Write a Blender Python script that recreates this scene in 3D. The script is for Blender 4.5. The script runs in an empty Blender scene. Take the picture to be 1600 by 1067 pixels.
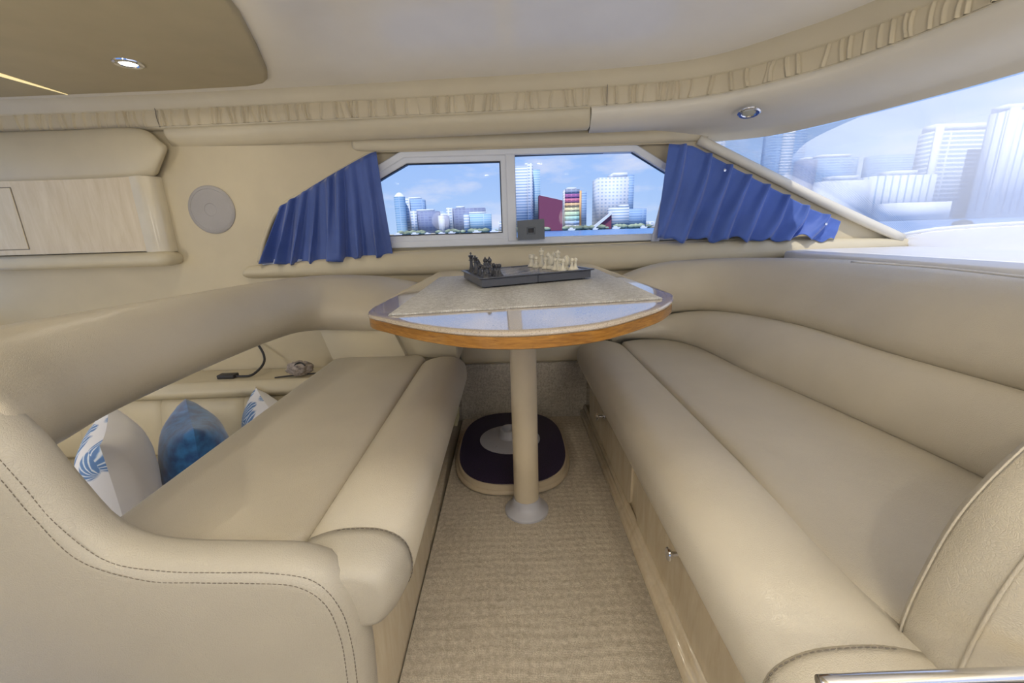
import bpy, bmesh, math, random
from math import sin, cos, pi, radians, sqrt, atan2, exp
from mathutils import Vector, Matrix, noise as mnoise

random.seed(7)
SC = bpy.context.scene
COL = SC.collection

# ------------------------------------------------------------------ camera
HC = 0.92; FPX = 658.0
PITCH = radians(14.7); ROLL = radians(1.75)
cam_d = bpy.data.cameras.new('camera'); cam = bpy.data.objects.new('camera', cam_d); COL.objects.link(cam)
cam_d.sensor_width = 36.0; cam_d.lens = FPX / 1600 * 36.0
cam_d.clip_start = 0.02; cam_d.clip_end = 9000
FW = Vector((0, cos(PITCH), -sin(PITCH))); U0 = Vector((0, sin(PITCH), cos(PITCH))); R0 = Vector((1, 0, 0))
RT = R0 * cos(ROLL) - U0 * sin(ROLL); UP = U0 * cos(ROLL) + R0 * sin(ROLL)
CP = Vector((0, 0, HC))
cam.matrix_world = Matrix(((RT.x, UP.x, -FW.x, 0), (RT.y, UP.y, -FW.y, 0), (RT.z, UP.z, -FW.z, HC), (0, 0, 0, 1)))
SC.camera = cam

# ------------------------------------------------------------------ light + exposure
SC.view_settings.view_transform = 'Standard'; SC.view_settings.look = 'None'
SC.view_settings.gamma = 1.0; SC.view_settings.use_curve_mapping = False
SC.view_settings.exposure = 0.0

def setup_world():
    w = bpy.data.worlds.new('sky'); SC.world = w; w.use_nodes = True
    nt = w.node_tree; nt.nodes.clear()
    out = nt.nodes.new('ShaderNodeOutputWorld'); bg = nt.nodes.new('ShaderNodeBackground')
    tc = nt.nodes.new('ShaderNodeTexCoord'); sep = nt.nodes.new('ShaderNodeSeparateXYZ')
    nt.links.new(tc.outputs['Generated'], sep.inputs[0])
    rp = nt.nodes.new('ShaderNodeValToRGB')
    e = rp.color_ramp.elements
    e[0].position = 0.0; e[0].color = (0.50, 0.68, 0.97, 1)
    e[1].position = 0.9; e[1].color = (0.20, 0.38, 0.85, 1)
    m = e.new(0.12); m.color = (0.38, 0.58, 0.97, 1)
    m = e.new(0.30); m.color = (0.28, 0.48, 0.92, 1)
    nt.links.new(sep.outputs[2], rp.inputs[0])
    mp = nt.nodes.new('ShaderNodeMapping'); mp.inputs['Scale'].default_value = (2.2, 2.2, 7.0)
    nt.links.new(tc.outputs['Generated'], mp.inputs[0])
    nz = nt.nodes.new('ShaderNodeTexNoise'); nz.inputs['Scale'].default_value = 2.2; nz.inputs['Detail'].default_value = 7; nz.inputs['Roughness'].default_value = 0.6
    nt.links.new(mp.outputs[0], nz.inputs['Vector'])
    cr = nt.nodes.new('ShaderNodeValToRGB'); cr.color_ramp.elements[0].position = 0.50; cr.color_ramp.elements[1].position = 0.72
    cr.color_ramp.elements[1].color = (0.75, 0.75, 0.75, 1)
    nt.links.new(nz.outputs['Fac'], cr.inputs[0])
    mx = nt.nodes.new('ShaderNodeMixRGB'); mx.inputs['Color2'].default_value = (0.86, 0.86, 0.97, 1)
    nt.links.new(cr.outputs[0], mx.inputs['Fac']); nt.links.new(rp.outputs[0], mx.inputs['Color1'])
    nt.links.new(mx.outputs[0], bg.inputs['Color']); bg.inputs['Strength'].default_value = 1.0
    nt.links.new(bg.outputs[0], out.inputs[0])
setup_world()
sun_d = bpy.data.lights.new('sun', 'SUN'); sun_d.energy = 4.7; sun_d.color = (1.0, 0.95, 0.86); sun_d.angle = radians(0.6)
sun = bpy.data.objects.new('sun', sun_d); COL.objects.link(sun)
sun.rotation_euler = Vector((0.10, 0.47, -0.87)).to_track_quat('-Z', 'Y').to_euler()
LAMP_W = 3.5           # power of one ceiling downlight

# ------------------------------------------------------------------ measuring helpers (pixel of the photo -> point on a plane of the room)
def ray(x, y): return FW * FPX + RT * (x - 800) - UP * (y - 533.5)
def PZ(x, y, z): d = ray(x, y); return CP + d * ((z - HC) / d.z)
def PY(x, y, Y): d = ray(x, y); return CP + d * (Y / d.y)
def PX(x, y, X): d = ray(x, y); return CP + d * (X / d.x)
TILT = 0.026
TN = Vector((-TILT, 0, 1)).normalized()
def PT(x, y, dz): d = ray(x, y); return CP + d * ((Vector((0.02, 0, 0.75 + dz)) - CP).dot(TN) / d.dot(TN))
def tz(x): return 0.75 + TILT * (x - 0.02)

# ------------------------------------------------------------------ materials
MATS = {}
def nodes_of(name):
    m = bpy.data.materials.new(name); m.use_nodes = True; nt = m.node_tree
    b = nt.nodes['Principled BSDF']; MATS[name] = m
    return m, nt, b
def N(nt, t, **kw):
    n = nt.nodes.new(t)
    for k, v in kw.items():
        if k in n.inputs: n.inputs[k].default_value = v
        else: setattr(n, k, v)
    return n
def ramp(nt, src, stops):
    r = nt.nodes.new('ShaderNodeValToRGB'); el = r.color_ramp.elements
    while len(el) < len(stops): el.new(0.5)
    for e, (p, c) in zip(el, stops):
        e.position = p; e.color = (*c, 1) if len(c) == 3 else c
    nt.links.new(src, r.inputs[0]); return r
def coord(nt, scale=(1, 1, 1), rot=(0, 0, 0), kind='Object'):
    t = nt.nodes.new('ShaderNodeTexCoord'); mp = nt.nodes.new('ShaderNodeMapping')
    mp.inputs['Scale'].default_value = scale; mp.inputs['Rotation'].default_value = rot
    nt.links.new(t.outputs[kind], mp.inputs[0]); return mp.outputs[0]
def bump(nt, b, src, strength=0.3, dist=0.002, chain=None):
    bp = nt.nodes.new('ShaderNodeBump'); bp.inputs['Strength'].default_value = strength; bp.inputs['Distance'].default_value = dist
    nt.links.new(src, bp.inputs['Height'])
    if chain: nt.links.new(chain.outputs[0], bp.inputs['Normal'])
    nt.links.new(bp.outputs[0], b.inputs['Normal']); return bp
def plain(name, col, rough=0.5, metal=0.0, coat=0.0, noise_amt=0.06, scale=8, bump_s=0.0, bump_scale=200, spec=0.5):
    m, nt, b = nodes_of(name)
    b.inputs['Roughness'].default_value = rough; b.inputs['Metallic'].default_value = metal; b.inputs['Coat Weight'].default_value = coat
    b.inputs['Coat Roughness'].default_value = 0.08; b.inputs['Specular IOR Level'].default_value = spec
    v = coord(nt); n = N(nt, 'ShaderNodeTexNoise', Scale=scale, Detail=4.0); nt.links.new(v, n.inputs['Vector'])
    lo = tuple(c * (1 - noise_amt) for c in col); hi = tuple(min(1, c * (1 + noise_amt)) for c in col)
    r = ramp(nt, n.outputs['Fac'], [(0.3, lo), (0.7, hi)]); nt.links.new(r.outputs[0], b.inputs['Base Color'])
    if bump_s:
        n2 = N(nt, 'ShaderNodeTexNoise', Scale=bump_scale, Detail=3.0); nt.links.new(v, n2.inputs['Vector'])
        bump(nt, b, n2.outputs['Fac'], bump_s, 0.002)
    return m
def leather(name, col, rough=0.34, crack=0.35, grain=330):
    m, nt, b = nodes_of(name)
    b.inputs['Roughness'].default_value = rough; b.inputs['Specular IOR Level'].default_value = 0.85
    v = coord(nt)
    n = N(nt, 'ShaderNodeTexNoise', Scale=5.0, Detail=5.0); nt.links.new(v, n.inputs['Vector'])
    r = ramp(nt, n.outputs['Fac'], [(0.3, tuple(c * 0.95 for c in col)), (0.7, tuple(c * 1.04 for c in col))])
    nt.links.new(r.outputs[0], b.inputs['Base Color'])
    wv = N(nt, 'ShaderNodeTexNoise', Scale=40.0, Detail=2.0); nt.links.new(v, wv.inputs['Vector'])
    add = nt.nodes.new('ShaderNodeMixRGB'); add.blend_type = 'LINEAR_LIGHT'; add.inputs[0].default_value = 0.01
    nt.links.new(v, add.inputs[1]); nt.links.new(wv.outputs['Color'], add.inputs[2])
    vo = nt.nodes.new('ShaderNodeTexVoronoi'); vo.feature = 'DISTANCE_TO_EDGE'; vo.inputs['Scale'].default_value = grain
    nt.links.new(add.outputs[0], vo.inputs['Vector'])
    rr = ramp(nt, vo.outputs['Distance'], [(0.0, (0, 0, 0)), (0.18, (1, 1, 1))])
    b1 = bump(nt, b, rr.outputs[0], crack, 0.0008)
    n3 = N(nt, 'ShaderNodeTexNoise', Scale=9.0, Detail=2.0); nt.links.new(v, n3.inputs['Vector'])
    bump(nt, b, n3.outputs['Fac'], 0.12, 0.02, b1)
    return m
CREAM = (0.55, 0.497, 0.395)
leather('leather', CREAM)
leather('leather_old', (0.50, 0.462, 0.385), 0.40, 0.32, 250)
plain('vinyl_wall', (0.60, 0.52, 0.36), 0.5, noise_amt=0.03, bump_s=0.05, bump_scale=500)
plain('vinyl_pad', (0.60, 0.53, 0.38), 0.45, noise_amt=0.03, bump_s=0.06, bump_scale=400)
plain('headliner', (0.74, 0.69, 0.58), 0.6, noise_amt=0.02, bump_s=0.05, bump_scale=600)
plain('ceiling_cloth', (0.46, 0.395, 0.255), 0.75, noise_amt=0.04, bump_s=0.1, bump_scale=700)
plain('ruched', (0.60, 0.52, 0.36), 0.5, noise_amt=0.04, bump_s=0.05, bump_scale=500)
plain('gelcoat', (0.85, 0.81, 0.73), 0.30, noise_amt=0.02, coat=0.3)
plain('gloss_cream', (0.66, 0.59, 0.44), 0.2, coat=0.5)
plain('dash_white', (0.74, 0.74, 0.76), 0.35, noise_amt=0.02)
plain('frame_white', (0.74, 0.77, 0.83), 0.4, noise_amt=0.02)
plain('seal_black', (0.02, 0.02, 0.025), 0.5)
plain('chrome', (0.75, 0.76, 0.80), 0.12, 1.0)
plain('steel', (0.45, 0.46, 0.5), 0.3, 1.0)
plain('socket_grey', (0.44, 0.45, 0.50), 0.4)
plain('board_grey', (0.085, 0.09, 0.11), 0.32)
plain('piece_black', (0.045, 0.046, 0.055), 0.28)
plain('piece_ivory', (0.74, 0.69, 0.55), 0.38)
plain('post_cream', (0.55, 0.48, 0.36), 0.32, coat=0.2)
plain('rim_cream', (0.50, 0.42, 0.30), 0.5)
plain('vent_yellow', (0.55, 0.50, 0.30), 0.5)
plain('grille', (0.40, 0.38, 0.37), 0.7, bump_s=0.4, bump_scale=900)
plain('stitch', (0.22, 0.19, 0.155), 0.8)
plain('cable_black', (0.03, 0.03, 0.035), 0.5)
plain('bundle', (0.34, 0.29, 0.26), 0.8, noise_amt=0.5, scale=60, bump_s=0.6, bump_scale=120)
plain('device_grey', (0.13, 0.145, 0.165), 0.5)
plain('lining', (0.62, 0.66, 0.78), 0.8)
plain('lamp_amber', (0.55, 0.52, 0.36), 0.2, coat=0.5)
plain('tree_green', (0.24, 0.29, 0.20), 0.9, noise_amt=0.5, scale=0.05)
plain('sand', (0.42, 0.40, 0.33), 0.9)
plain('boat_white', (0.66, 0.69, 0.74), 0.8, spec=0.1)

def emit(name, col, s):
    m, nt, b = nodes_of(name); b.inputs['Base Color'].default_value = (*col, 1)
    b.inputs['Emission Color'].default_value = (*col, 1); b.inputs['Emission Strength'].default_value = s
emit('lamp_on', (1.0, 0.98, 0.93), 6.0)
emit('shade_on', (1.0, 0.9, 0.72), 3.0)
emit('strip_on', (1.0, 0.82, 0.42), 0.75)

def mat_wood(name, lo, hi, scale, rough, coat, stretch):
    m, nt, b = nodes_of(name)
    v = coord(nt, stretch)
    n = N(nt, 'ShaderNodeTexNoise', Scale=scale, Detail=8.0, Roughness=0.65, Distortion=0.6); nt.links.new(v, n.inputs['Vector'])
    r = ramp(nt, n.outputs['Fac'], [(0.28, lo), (0.5, tuple((a + c) / 2 for a, c in zip(lo, hi))), (0.72, hi)])
    nt.links.new(r.outputs[0], b.inputs['Base Color'])
    b.inputs['Roughness'].default_value = rough; b.inputs['Coat Weight'].default_value = coat; b.inputs['Coat Roughness'].default_value = 0.06
mat_wood('maple', (0.64, 0.51, 0.30), (0.77, 0.65, 0.44), 3.0, 0.2, 0.8, (9.0, 9.0, 1.2))
mat_wood('maple_panel', (0.56, 0.46, 0.31), (0.70, 0.61, 0.45), 4.0, 0.22, 0.8, (6.0, 6.0, 1.2))
mat_wood('teak', (0.17, 0.062, 0.008), (0.50, 0.235, 0.04), 9.0, 0.3, 0.6, (2.5, 2.5, 22.0))

def mat_table():
    m, nt, b = nodes_of('solid_surface')
    v = coord(nt)
    n = N(nt, 'ShaderNodeTexNoise', Scale=420.0, Detail=2.0); nt.links.new(v, n.inputs['Vector'])
    r = ramp(nt, n.outputs['Fac'], [(0.28, (0.25, 0.20, 0.16)), (0.40, (0.50, 0.43, 0.35)), (0.62, (0.52, 0.45, 0.37)), (0.75, (0.72, 0.66, 0.58))])
    nt.links.new(r.outputs[0], b.inputs['Base Color'])
    b.inputs['Roughness'].default_value = 0.07; b.inputs['Specular IOR Level'].default_value = 0.6; b.inputs['Coat Weight'].default_value = 0.6; b.inputs['Coat Roughness'].default_value = 0.03
mat_table()
def mat_weave(name, c1, c2, s, rough=0.85):
    m, nt, b = nodes_of(name)
    v = coord(nt)
    ck = N(nt, 'ShaderNodeTexVoronoi', Scale=s); ck.inputs['Randomness'].default_value = 0.35; nt.links.new(v, ck.inputs['Vector'])
    n = N(nt, 'ShaderNodeTexNoise', Scale=90.0, Detail=5.0); nt.links.new(v, n.inputs['Vector'])
    mx = nt.nodes.new('ShaderNodeMixRGB'); mx.inputs[0].default_value = 0.5
    nt.links.new(ck.outputs['Distance'], mx.inputs[1]); nt.links.new(n.outputs['Fac'], mx.inputs[2])
    r = ramp(nt, mx.outputs[0], [(0.30, c2), (0.62, c1)]); nt.links.new(r.outputs[0], b.inputs['Base Color'])
    b.inputs['Roughness'].default_value = rough
    bump(nt, b, ck.outputs['Distance'], 0.8, 0.0015)
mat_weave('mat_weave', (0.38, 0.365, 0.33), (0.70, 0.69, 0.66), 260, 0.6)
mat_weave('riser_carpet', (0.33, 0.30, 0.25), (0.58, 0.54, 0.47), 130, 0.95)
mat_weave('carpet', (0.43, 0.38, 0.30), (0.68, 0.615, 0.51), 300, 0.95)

def mat_fabric(name, lo, hi, scale=6, weave=900, rough=0.7, sheen=0.3):
    m, nt, b = nodes_of(name); v = coord(nt)
    n = N(nt, 'ShaderNodeTexNoise', Scale=scale, Detail=6.0); nt.links.new(v, n.inputs['Vector'])
    r = ramp(nt, n.outputs['Fac'], [(0.35, lo), (0.65, hi)]); nt.links.new(r.outputs[0], b.inputs['Base Color'])
    b.inputs['Roughness'].default_value = rough; b.inputs['Sheen Weight'].default_value = sheen
    n2 = N(nt, 'ShaderNodeTexNoise', Scale=weave, Detail=2.0); nt.links.new(v, n2.inputs['Vector'])
    bump(nt, b, n2.outputs['Fac'], 0.2, 0.001)
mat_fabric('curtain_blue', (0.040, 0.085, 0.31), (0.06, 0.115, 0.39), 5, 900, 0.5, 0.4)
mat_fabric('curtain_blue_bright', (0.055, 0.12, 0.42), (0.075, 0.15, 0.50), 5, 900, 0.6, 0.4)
mat_fabric('velvet_blue', (0.008, 0.08, 0.30), (0.03, 0.22, 0.58), 26, 300, 0.55, 0.6)
def mat_black_glitter():
    m, nt, b = nodes_of('hatch_black'); v = coord(nt)
    n = N(nt, 'ShaderNodeTexNoise', Scale=300.0, Detail=2.0); nt.links.new(v, n.inputs['Vector'])
    r = ramp(nt, n.outputs['Fac'], [(0.35, (0.008, 0.006, 0.02)), (0.75, (0.05, 0.03, 0.09))]); nt.links.new(r.outputs[0], b.inputs['Base Color'])
    b.inputs['Roughness'].default_value = 0.55
mat_black_glitter()
def mat_shell():
    m, nt, b = nodes_of('shell_print')
    v = coord(nt)
    vo = N(nt, 'ShaderNodeTexVoronoi', Scale=8.5); vo.inputs['Randomness'].default_value = 0.7; nt.links.new(v, vo.inputs['Vector'])
    sc = nt.nodes.new('ShaderNodeVectorMath'); sc.operation = 'SCALE'; sc.inputs['Scale'].default_value = 1.0
    nt.links.new(v, sc.inputs[0])
    sb = nt.nodes.new('ShaderNodeVectorMath'); sb.operation = 'SUBTRACT'
    nt.links.new(sc.outputs[0], sb.inputs[0]); nt.links.new(vo.outputs['Position'], sb.inputs[1])
    sp = nt.nodes.new('ShaderNodeSeparateXYZ'); nt.links.new(sb.outputs[0], sp.inputs[0])
    a = nt.nodes.new('ShaderNodeMath'); a.operation = 'ARCTAN2'
    zz = nt.nodes.new('ShaderNodeMath'); zz.operation = 'ADD'; zz.inputs[1].default_value = 0.04; nt.links.new(sp.outputs[2], zz.inputs[0])
    nt.links.new(sp.outputs[0], a.inputs[0]); nt.links.new(zz.outputs[0], a.inputs[1])
    ml = nt.nodes.new('ShaderNodeMath'); ml.operation = 'MULTIPLY'; ml.inputs[1].default_value = 15.0; nt.links.new(a.outputs[0], ml.inputs[0])
    s = nt.nodes.new('ShaderNodeMath'); s.operation = 'SINE'; nt.links.new(ml.outputs[0], s.inputs[0])
    c = ramp(nt, s.outputs[0], [(0.0, (0.12, 0.24, 0.50)), (0.5, (0.30, 0.46, 0.70)), (0.9, (0.74, 0.80, 0.88))])
    mask = ramp(nt, vo.outputs['Distance'], [(0.50, (1, 1, 1)), (0.56, (0, 0, 0))])
    mx = nt.nodes.new('ShaderNodeMixRGB'); mx.inputs[1].default_value = (0.84, 0.84, 0.88, 1)
    nt.links.new(mask.outputs[0], mx.inputs[0]); nt.links.new(c.outputs[0], mx.inputs[2])
    nt.links.new(mx.outputs[0], b.inputs['Base Color']); b.inputs['Roughness'].default_value = 0.8
mat_shell()
mat_fabric('pillow_white', (0.80, 0.80, 0.86), (0.86, 0.86, 0.90), 4, 900, 0.8, 0.2)

def mat_glass(name, tint, gloss):
    m = bpy.data.materials.new(name); m.use_nodes = True; MATS[name] = m; nt = m.node_tree; nt.nodes.clear()
    o = nt.nodes.new('ShaderNodeOutputMaterial'); t = nt.nodes.new('ShaderNodeBsdfTransparent'); t.inputs[0].default_value = (*tint, 1)
    g = nt.nodes.new('ShaderNodeBsdfGlossy'); g.inputs['Roughness'].default_value = 0.02
    f = nt.nodes.new('ShaderNodeFresnel'); f.inputs[0].default_value = 1.3
    k = nt.nodes.new('ShaderNodeMath'); k.operation = 'MULTIPLY'; k.inputs[1].default_value = gloss; nt.links.new(f.outputs[0], k.inputs[0])
    mx = nt.nodes.new('ShaderNodeMixShader'); nt.links.new(k.outputs[0], mx.inputs[0]); nt.links.new(t.outputs[0], mx.inputs[1]); nt.links.new(g.outputs[0], mx.inputs[2])
    nt.links.new(mx.outputs[0], o.inputs[0])
mat_glass('glass', (0.97, 0.98, 1.0), 0.5)
mat_glass('glass_screened', (0.99, 0.99, 1.0), 0.06)
def mat_screen():
    m = bpy.data.materials.new('mesh_screen'); m.use_nodes = True; MATS['mesh_screen'] = m; nt = m.node_tree; nt.nodes.clear()
    o = nt.nodes.new('ShaderNodeOutputMaterial'); t = nt.nodes.new('ShaderNodeBsdfTransparent')
    d = nt.nodes.new('ShaderNodeBsdfTranslucent'); d.inputs[0].default_value = (0.98, 0.97, 0.96, 1)
    d2 = nt.nodes.new('ShaderNodeBsdfDiffuse'); d2.inputs[0].default_value = (0.92, 0.92, 0.93, 1)
    m1 = nt.nodes.new('ShaderNodeMixShader'); m1.inputs[0].default_value = 0.35
    nt.links.new(d.outputs[0], m1.inputs[1]); nt.links.new(d2.outputs[0], m1.inputs[2])
    v = coord(nt, (1, 1, 1)); wv = N(nt, 'ShaderNodeTexWave', Scale=150.0); wv.bands_direction = 'Y'; nt.links.new(v, wv.inputs['Vector'])
    r = ramp(nt, wv.outputs['Fac'], [(0.0, (0.38, 0.38, 0.38)), (1.0, (0.56, 0.56, 0.56))])
    mx = nt.nodes.new('ShaderNodeMixShader'); nt.links.new(r.outputs[0], mx.inputs[0])
    nt.links.new(t.outputs[0], mx.inputs[1]); nt.links.new(m1.outputs[0], mx.inputs[2]); nt.links.new(mx.outputs[0], o.inputs[0])
mat_screen()
def mat_sea():
    m, nt, b = nodes_of('sea_water'); v = coord(nt)
    b.inputs['Base Color'].default_value = (0.05, 0.17, 0.42, 1); b.inputs['Roughness'].default_value = 0.25
    n = N(nt, 'ShaderNodeTexNoise', Scale=0.4, Detail=5.0); nt.links.new(v, n.inputs['Vector']); bump(nt, b, n.outputs['Fac'], 0.6, 0.6)
mat_sea()
def facade(name, wall, win, w, hgt, mortar=0.25, rough=0.85):
    m, nt, b = nodes_of(name)
    tc = nt.nodes.new('ShaderNodeTexCoord'); sp = nt.nodes.new('ShaderNodeSeparateXYZ'); nt.links.new(tc.outputs['Object'], sp.inputs[0])
    ad = nt.nodes.new('ShaderNodeMath'); ad.operation = 'ADD'; nt.links.new(sp.outputs[0], ad.inputs[0]); nt.links.new(sp.outputs[1], ad.inputs[1])
    cb = nt.nodes.new('ShaderNodeCombineXYZ'); nt.links.new(ad.outputs[0], cb.inputs[0]); nt.links.new(sp.outputs[2], cb.inputs[1])
    br = nt.nodes.new('ShaderNodeTexBrick'); br.offset = 0.0; br.inputs['Scale'].default_value = 1.0
    br.inputs['Brick Width'].default_value = w; br.inputs['Row Height'].default_value = hgt; br.inputs['Mortar Size'].default_value = mortar * min(w, hgt)
    br.inputs['Color1'].default_value = (*win, 1); br.inputs['Color2'].default_value = (*[min(1, c * 1.25) for c in win], 1); br.inputs['Mortar'].default_value = (*wall, 1)
    nt.links.new(cb.outputs[0], br.inputs['Vector']); nt.links.new(br.outputs['Color'], b.inputs['Base Color']); b.inputs['Roughness'].default_value = 0.85; b.inputs['Specular IOR Level'].default_value = 0.1
facade('fac_white', (0.60, 0.63, 0.70), (0.26, 0.34, 0.47), 8, 5.5, 0.28)
facade('fac_white_band', (0.62, 0.65, 0.72), (0.26, 0.35, 0.48), 60, 5.5, 0.28)
facade('fac_wide_band', (0.58, 0.62, 0.70), (0.22, 0.30, 0.42), 90, 7.5, 0.22)
facade('fac_ribs', (0.66, 0.70, 0.78), (0.28, 0.37, 0.50), 13, 300, 0.40)
facade('fac_teal', (0.42, 0.56, 0.68), (0.24, 0.39, 0.54), 40, 4.5, 0.2, 0.3)
facade('fac_slate', (0.25, 0.29, 0.42), (0.18, 0.21, 0.34), 8, 5, 0.2)
facade('fac_blue', (0.30, 0.42, 0.60), (0.18, 0.28, 0.47), 30, 5, 0.25, 0.3)
facade('fac_grid', (0.62, 0.65, 0.72), (0.33, 0.41, 0.54), 8, 7, 0.30)
plain('fac_red', (0.20, 0.055, 0.10), 0.8, spec=0.1); plain('fac_redlight', (0.75, 0.16, 0.16), 0.6)
plain('roof_white', (0.68, 0.71, 0.77), 0.8, spec=0.1); plain('fac_orange', (0.70, 0.40, 0.16), 0.6)
RAIN = [(0.30, 0.34, 0.46), (0.42, 0.16, 0.36), (0.60, 0.20, 0.30), (0.74, 0.50, 0.28), (0.76, 0.68, 0.40), (0.52, 0.70, 0.48), (0.36, 0.62, 0.58), (0.34, 0.48, 0.72), (0.72, 0.74, 0.80)]
for i, c in enumerate(RAIN): facade('fac_rain%d' % i, c, tuple(v * 0.55 for v in c), 9, 5, 0.3)

# ------------------------------------------------------------------ mesh helpers
def obj(name, verts, faces, mat, parent=None, smooth=True, sub=0):
    me = bpy.data.meshes.new(name); me.from_pydata([tuple(v) for v in verts], [], faces)
    bm = bmesh.new(); bm.from_mesh(me); bmesh.ops.recalc_face_normals(bm, faces=bm.faces); bm.to_mesh(me); bm.free()
    if smooth:
        me.polygons.foreach_set('use_smooth', [True] * len(me.polygons))
    me.materials.append(MATS[mat])
    o = bpy.data.objects.new(name, me); COL.objects.link(o)
    if parent: o.parent = parent; o.matrix_parent_inverse = parent.matrix_world.inverted() if False else Matrix.Translation(-Vector(parent.location))
    if sub:
        md = o.modifiers.new('sub', 'SUBSURF'); md.levels = sub; md.render_levels = sub
    return o
def from_bm(name, bm, mat, parent=None, smooth=False):
    me = bpy.data.meshes.new(name); bmesh.ops.recalc_face_normals(bm, faces=bm.faces); bm.to_mesh(me); bm.free()
    if smooth: me.polygons.foreach_set('use_smooth', [True] * len(me.polygons))
    me.materials.append(MATS[mat]); o = bpy.data.objects.new(name, me); COL.objects.link(o)
    if parent: o.parent = parent; o.matrix_parent_inverse = Matrix.Translation(-Vector(parent.location))
    return o
def thing(name, label, cat, loc=(0, 0, 0), group=None):
    o = bpy.data.objects.new(name, None); COL.objects.link(o); o.location = loc; o.empty_display_size = 0.05
    return tag(o, label, cat, group)
def tag(o, label, cat, group=None, kind=None):
    o['label'] = label; o['category'] = cat
    if group: o['group'] = group
    if kind: o['kind'] = kind
    return o
def struct(o, label=None):
    o['kind'] = 'structure'
    if label: o['label'] = label
    return o
def autosmooth(o, ang=35):
    me = o.data
    bm = bmesh.new(); bm.from_mesh(me)
    for e in bm.edges:
        if len(e.link_faces) == 2 and e.calc_face_angle(0) > radians(ang): e.smooth = False
    bm.to_mesh(me); bm.free(); me.polygons.foreach_set('use_smooth', [True] * len(me.polygons)); return o
def catmull(P, t, closed=False):
    n = len(P)
    if closed: i = int(math.floor(t)) % n; f = t - math.floor(t); g = lambda k: P[k % n]
    else:
        i = min(int(t), n - 2); f = t - i
        g = lambda k: P[k] if 0 <= k < n else (P[0] * 2 - P[1] if k < 0 else P[-1] * 2 - P[-2])
    a, b, c, d = g(i - 1), g(i), g(i + 1), g(i + 2)
    return 0.5 * ((2 * b) + (c - a) * f + (2 * a - 5 * b + 4 * c - d) * f * f + (3 * b - a - 3 * c + d) * f ** 3)
def spline(P, n, closed=False):
    P = [Vector(p) for p in P]; K = 24 * len(P); m = len(P) if closed else len(P) - 1
    D = [catmull(P, m * k / K * 0.999999, closed) for k in range(K + 1)]
    L = [0.0]
    for a, b in zip(D, D[1:]): L.append(L[-1] + (b - a).length)
    out = []; j = 0; cnt = n if closed else n - 1
    for k in range(n):
        s = L[-1] * k / cnt
        while j < K - 1 and L[j + 1] < s: j += 1
        f = (s - L[j]) / max(1e-9, L[j + 1] - L[j]); out.append(D[j].lerp(D[j + 1], min(1, max(0, f))))
    return out
def loft(name, rings, mat, parent=None, closed=True, caps=True, sub=0, smooth=True):
    n = len(rings[0]); V = [p for r in rings for p in r]; Fc = []
    for i in range(len(rings) - 1):
        for j in range(n if closed else n - 1):
            k = (j + 1) % n; Fc.append((i * n + j, i * n + k, (i + 1) * n + k, (i + 1) * n + j))
    if caps and closed: Fc.append(tuple(range(n - 1, -1, -1))); Fc.append(tuple((len(rings) - 1) * n + j for j in range(n)))
    return obj(name, V, Fc, mat, parent, smooth, sub)
def inset2(pts, d):
    n = len(pts); A = sum(pts[i][0] * pts[(i + 1) % n][1] - pts[(i + 1) % n][0] * pts[i][1] for i in range(n))
    s = 1 if A > 0 else -1; out = []
    for i in range(n):
        a, b, c = pts[i - 1], pts[i], pts[(i + 1) % n]
        e1 = Vector((b[0] - a[0], b[1] - a[1])); e2 = Vector((c[0] - b[0], c[1] - b[1]))
        e1 = e1.normalized() if e1.length > 1e-9 else e2.normalized(); e2 = e2.normalized() if e2.length > 1e-9 else e1
        n1 = Vector((-e1.y, e1.x)) * s; n2 = Vector((-e2.y, e2.x)) * s; m = n1 + n2
        if m.length < 1e-6: m = n1
        m.normalize(); k = min(2.2, 1 / max(0.3, m.dot(n1)))
        out.append((b[0] + m.x * d * k, b[1] + m.y * d * k))
    return out
def prism(name, outline, levels, axis, mat, parent=None, smooth=True, crisp=None):
    """outline 2D, levels [(level, inset)], axis 'Y': outline is XZ; 'Z': outline is XY; 'X': outline is YZ"""
    mp = {'Y': lambda p, l: Vector((p[0], l, p[1])), 'Z': lambda p, l: Vector((p[0], p[1], l)), 'X': lambda p, l: Vector((l, p[0], p[1]))}[axis]
    rings = [[mp(p, l) for p in inset2(outline, d)] for l, d in levels]
    o = loft(name, rings, mat, parent, True, True, 0, smooth)
    if crisp: autosmooth(o, crisp)
    return o
def smooth2(pts, n, closed=True): return [(p.x, p.y) for p in spline([(a, b, 0) for a, b in pts], n, closed)]
def rrect(x0, x1, y0, y1, r, k=6):
    out = []
    for cx, cy, a0 in ((x1 - r, y1 - r, 0), (x0 + r, y1 - r, 90), (x0 + r, y0 + r, 180), (x1 - r, y0 + r, 270)):
        for i in range(k + 1):
            a = radians(a0 + 90 * i / k); out.append((cx + r * cos(a), cy + r * sin(a)))
    return out
def boxm(name, x0, x1, y0, y1, z0, z1, mat, parent=None, bev=0.0):
    bm = bmesh.new(); bmesh.ops.create_cube(bm, size=1.0)
    for v in bm.verts: v.co = Vector(((x0 + x1) / 2 + v.co.x * (x1 - x0), (y0 + y1) / 2 + v.co.y * (y1 - y0), (z0 + z1) / 2 + v.co.z * (z1 - z0)))
    if bev: bmesh.ops.bevel(bm, geom=list(bm.edges), offset=bev, segments=3, affect='EDGES', profile=0.5)
    return autosmooth(from_bm(name, bm, mat, parent), 40)
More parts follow.
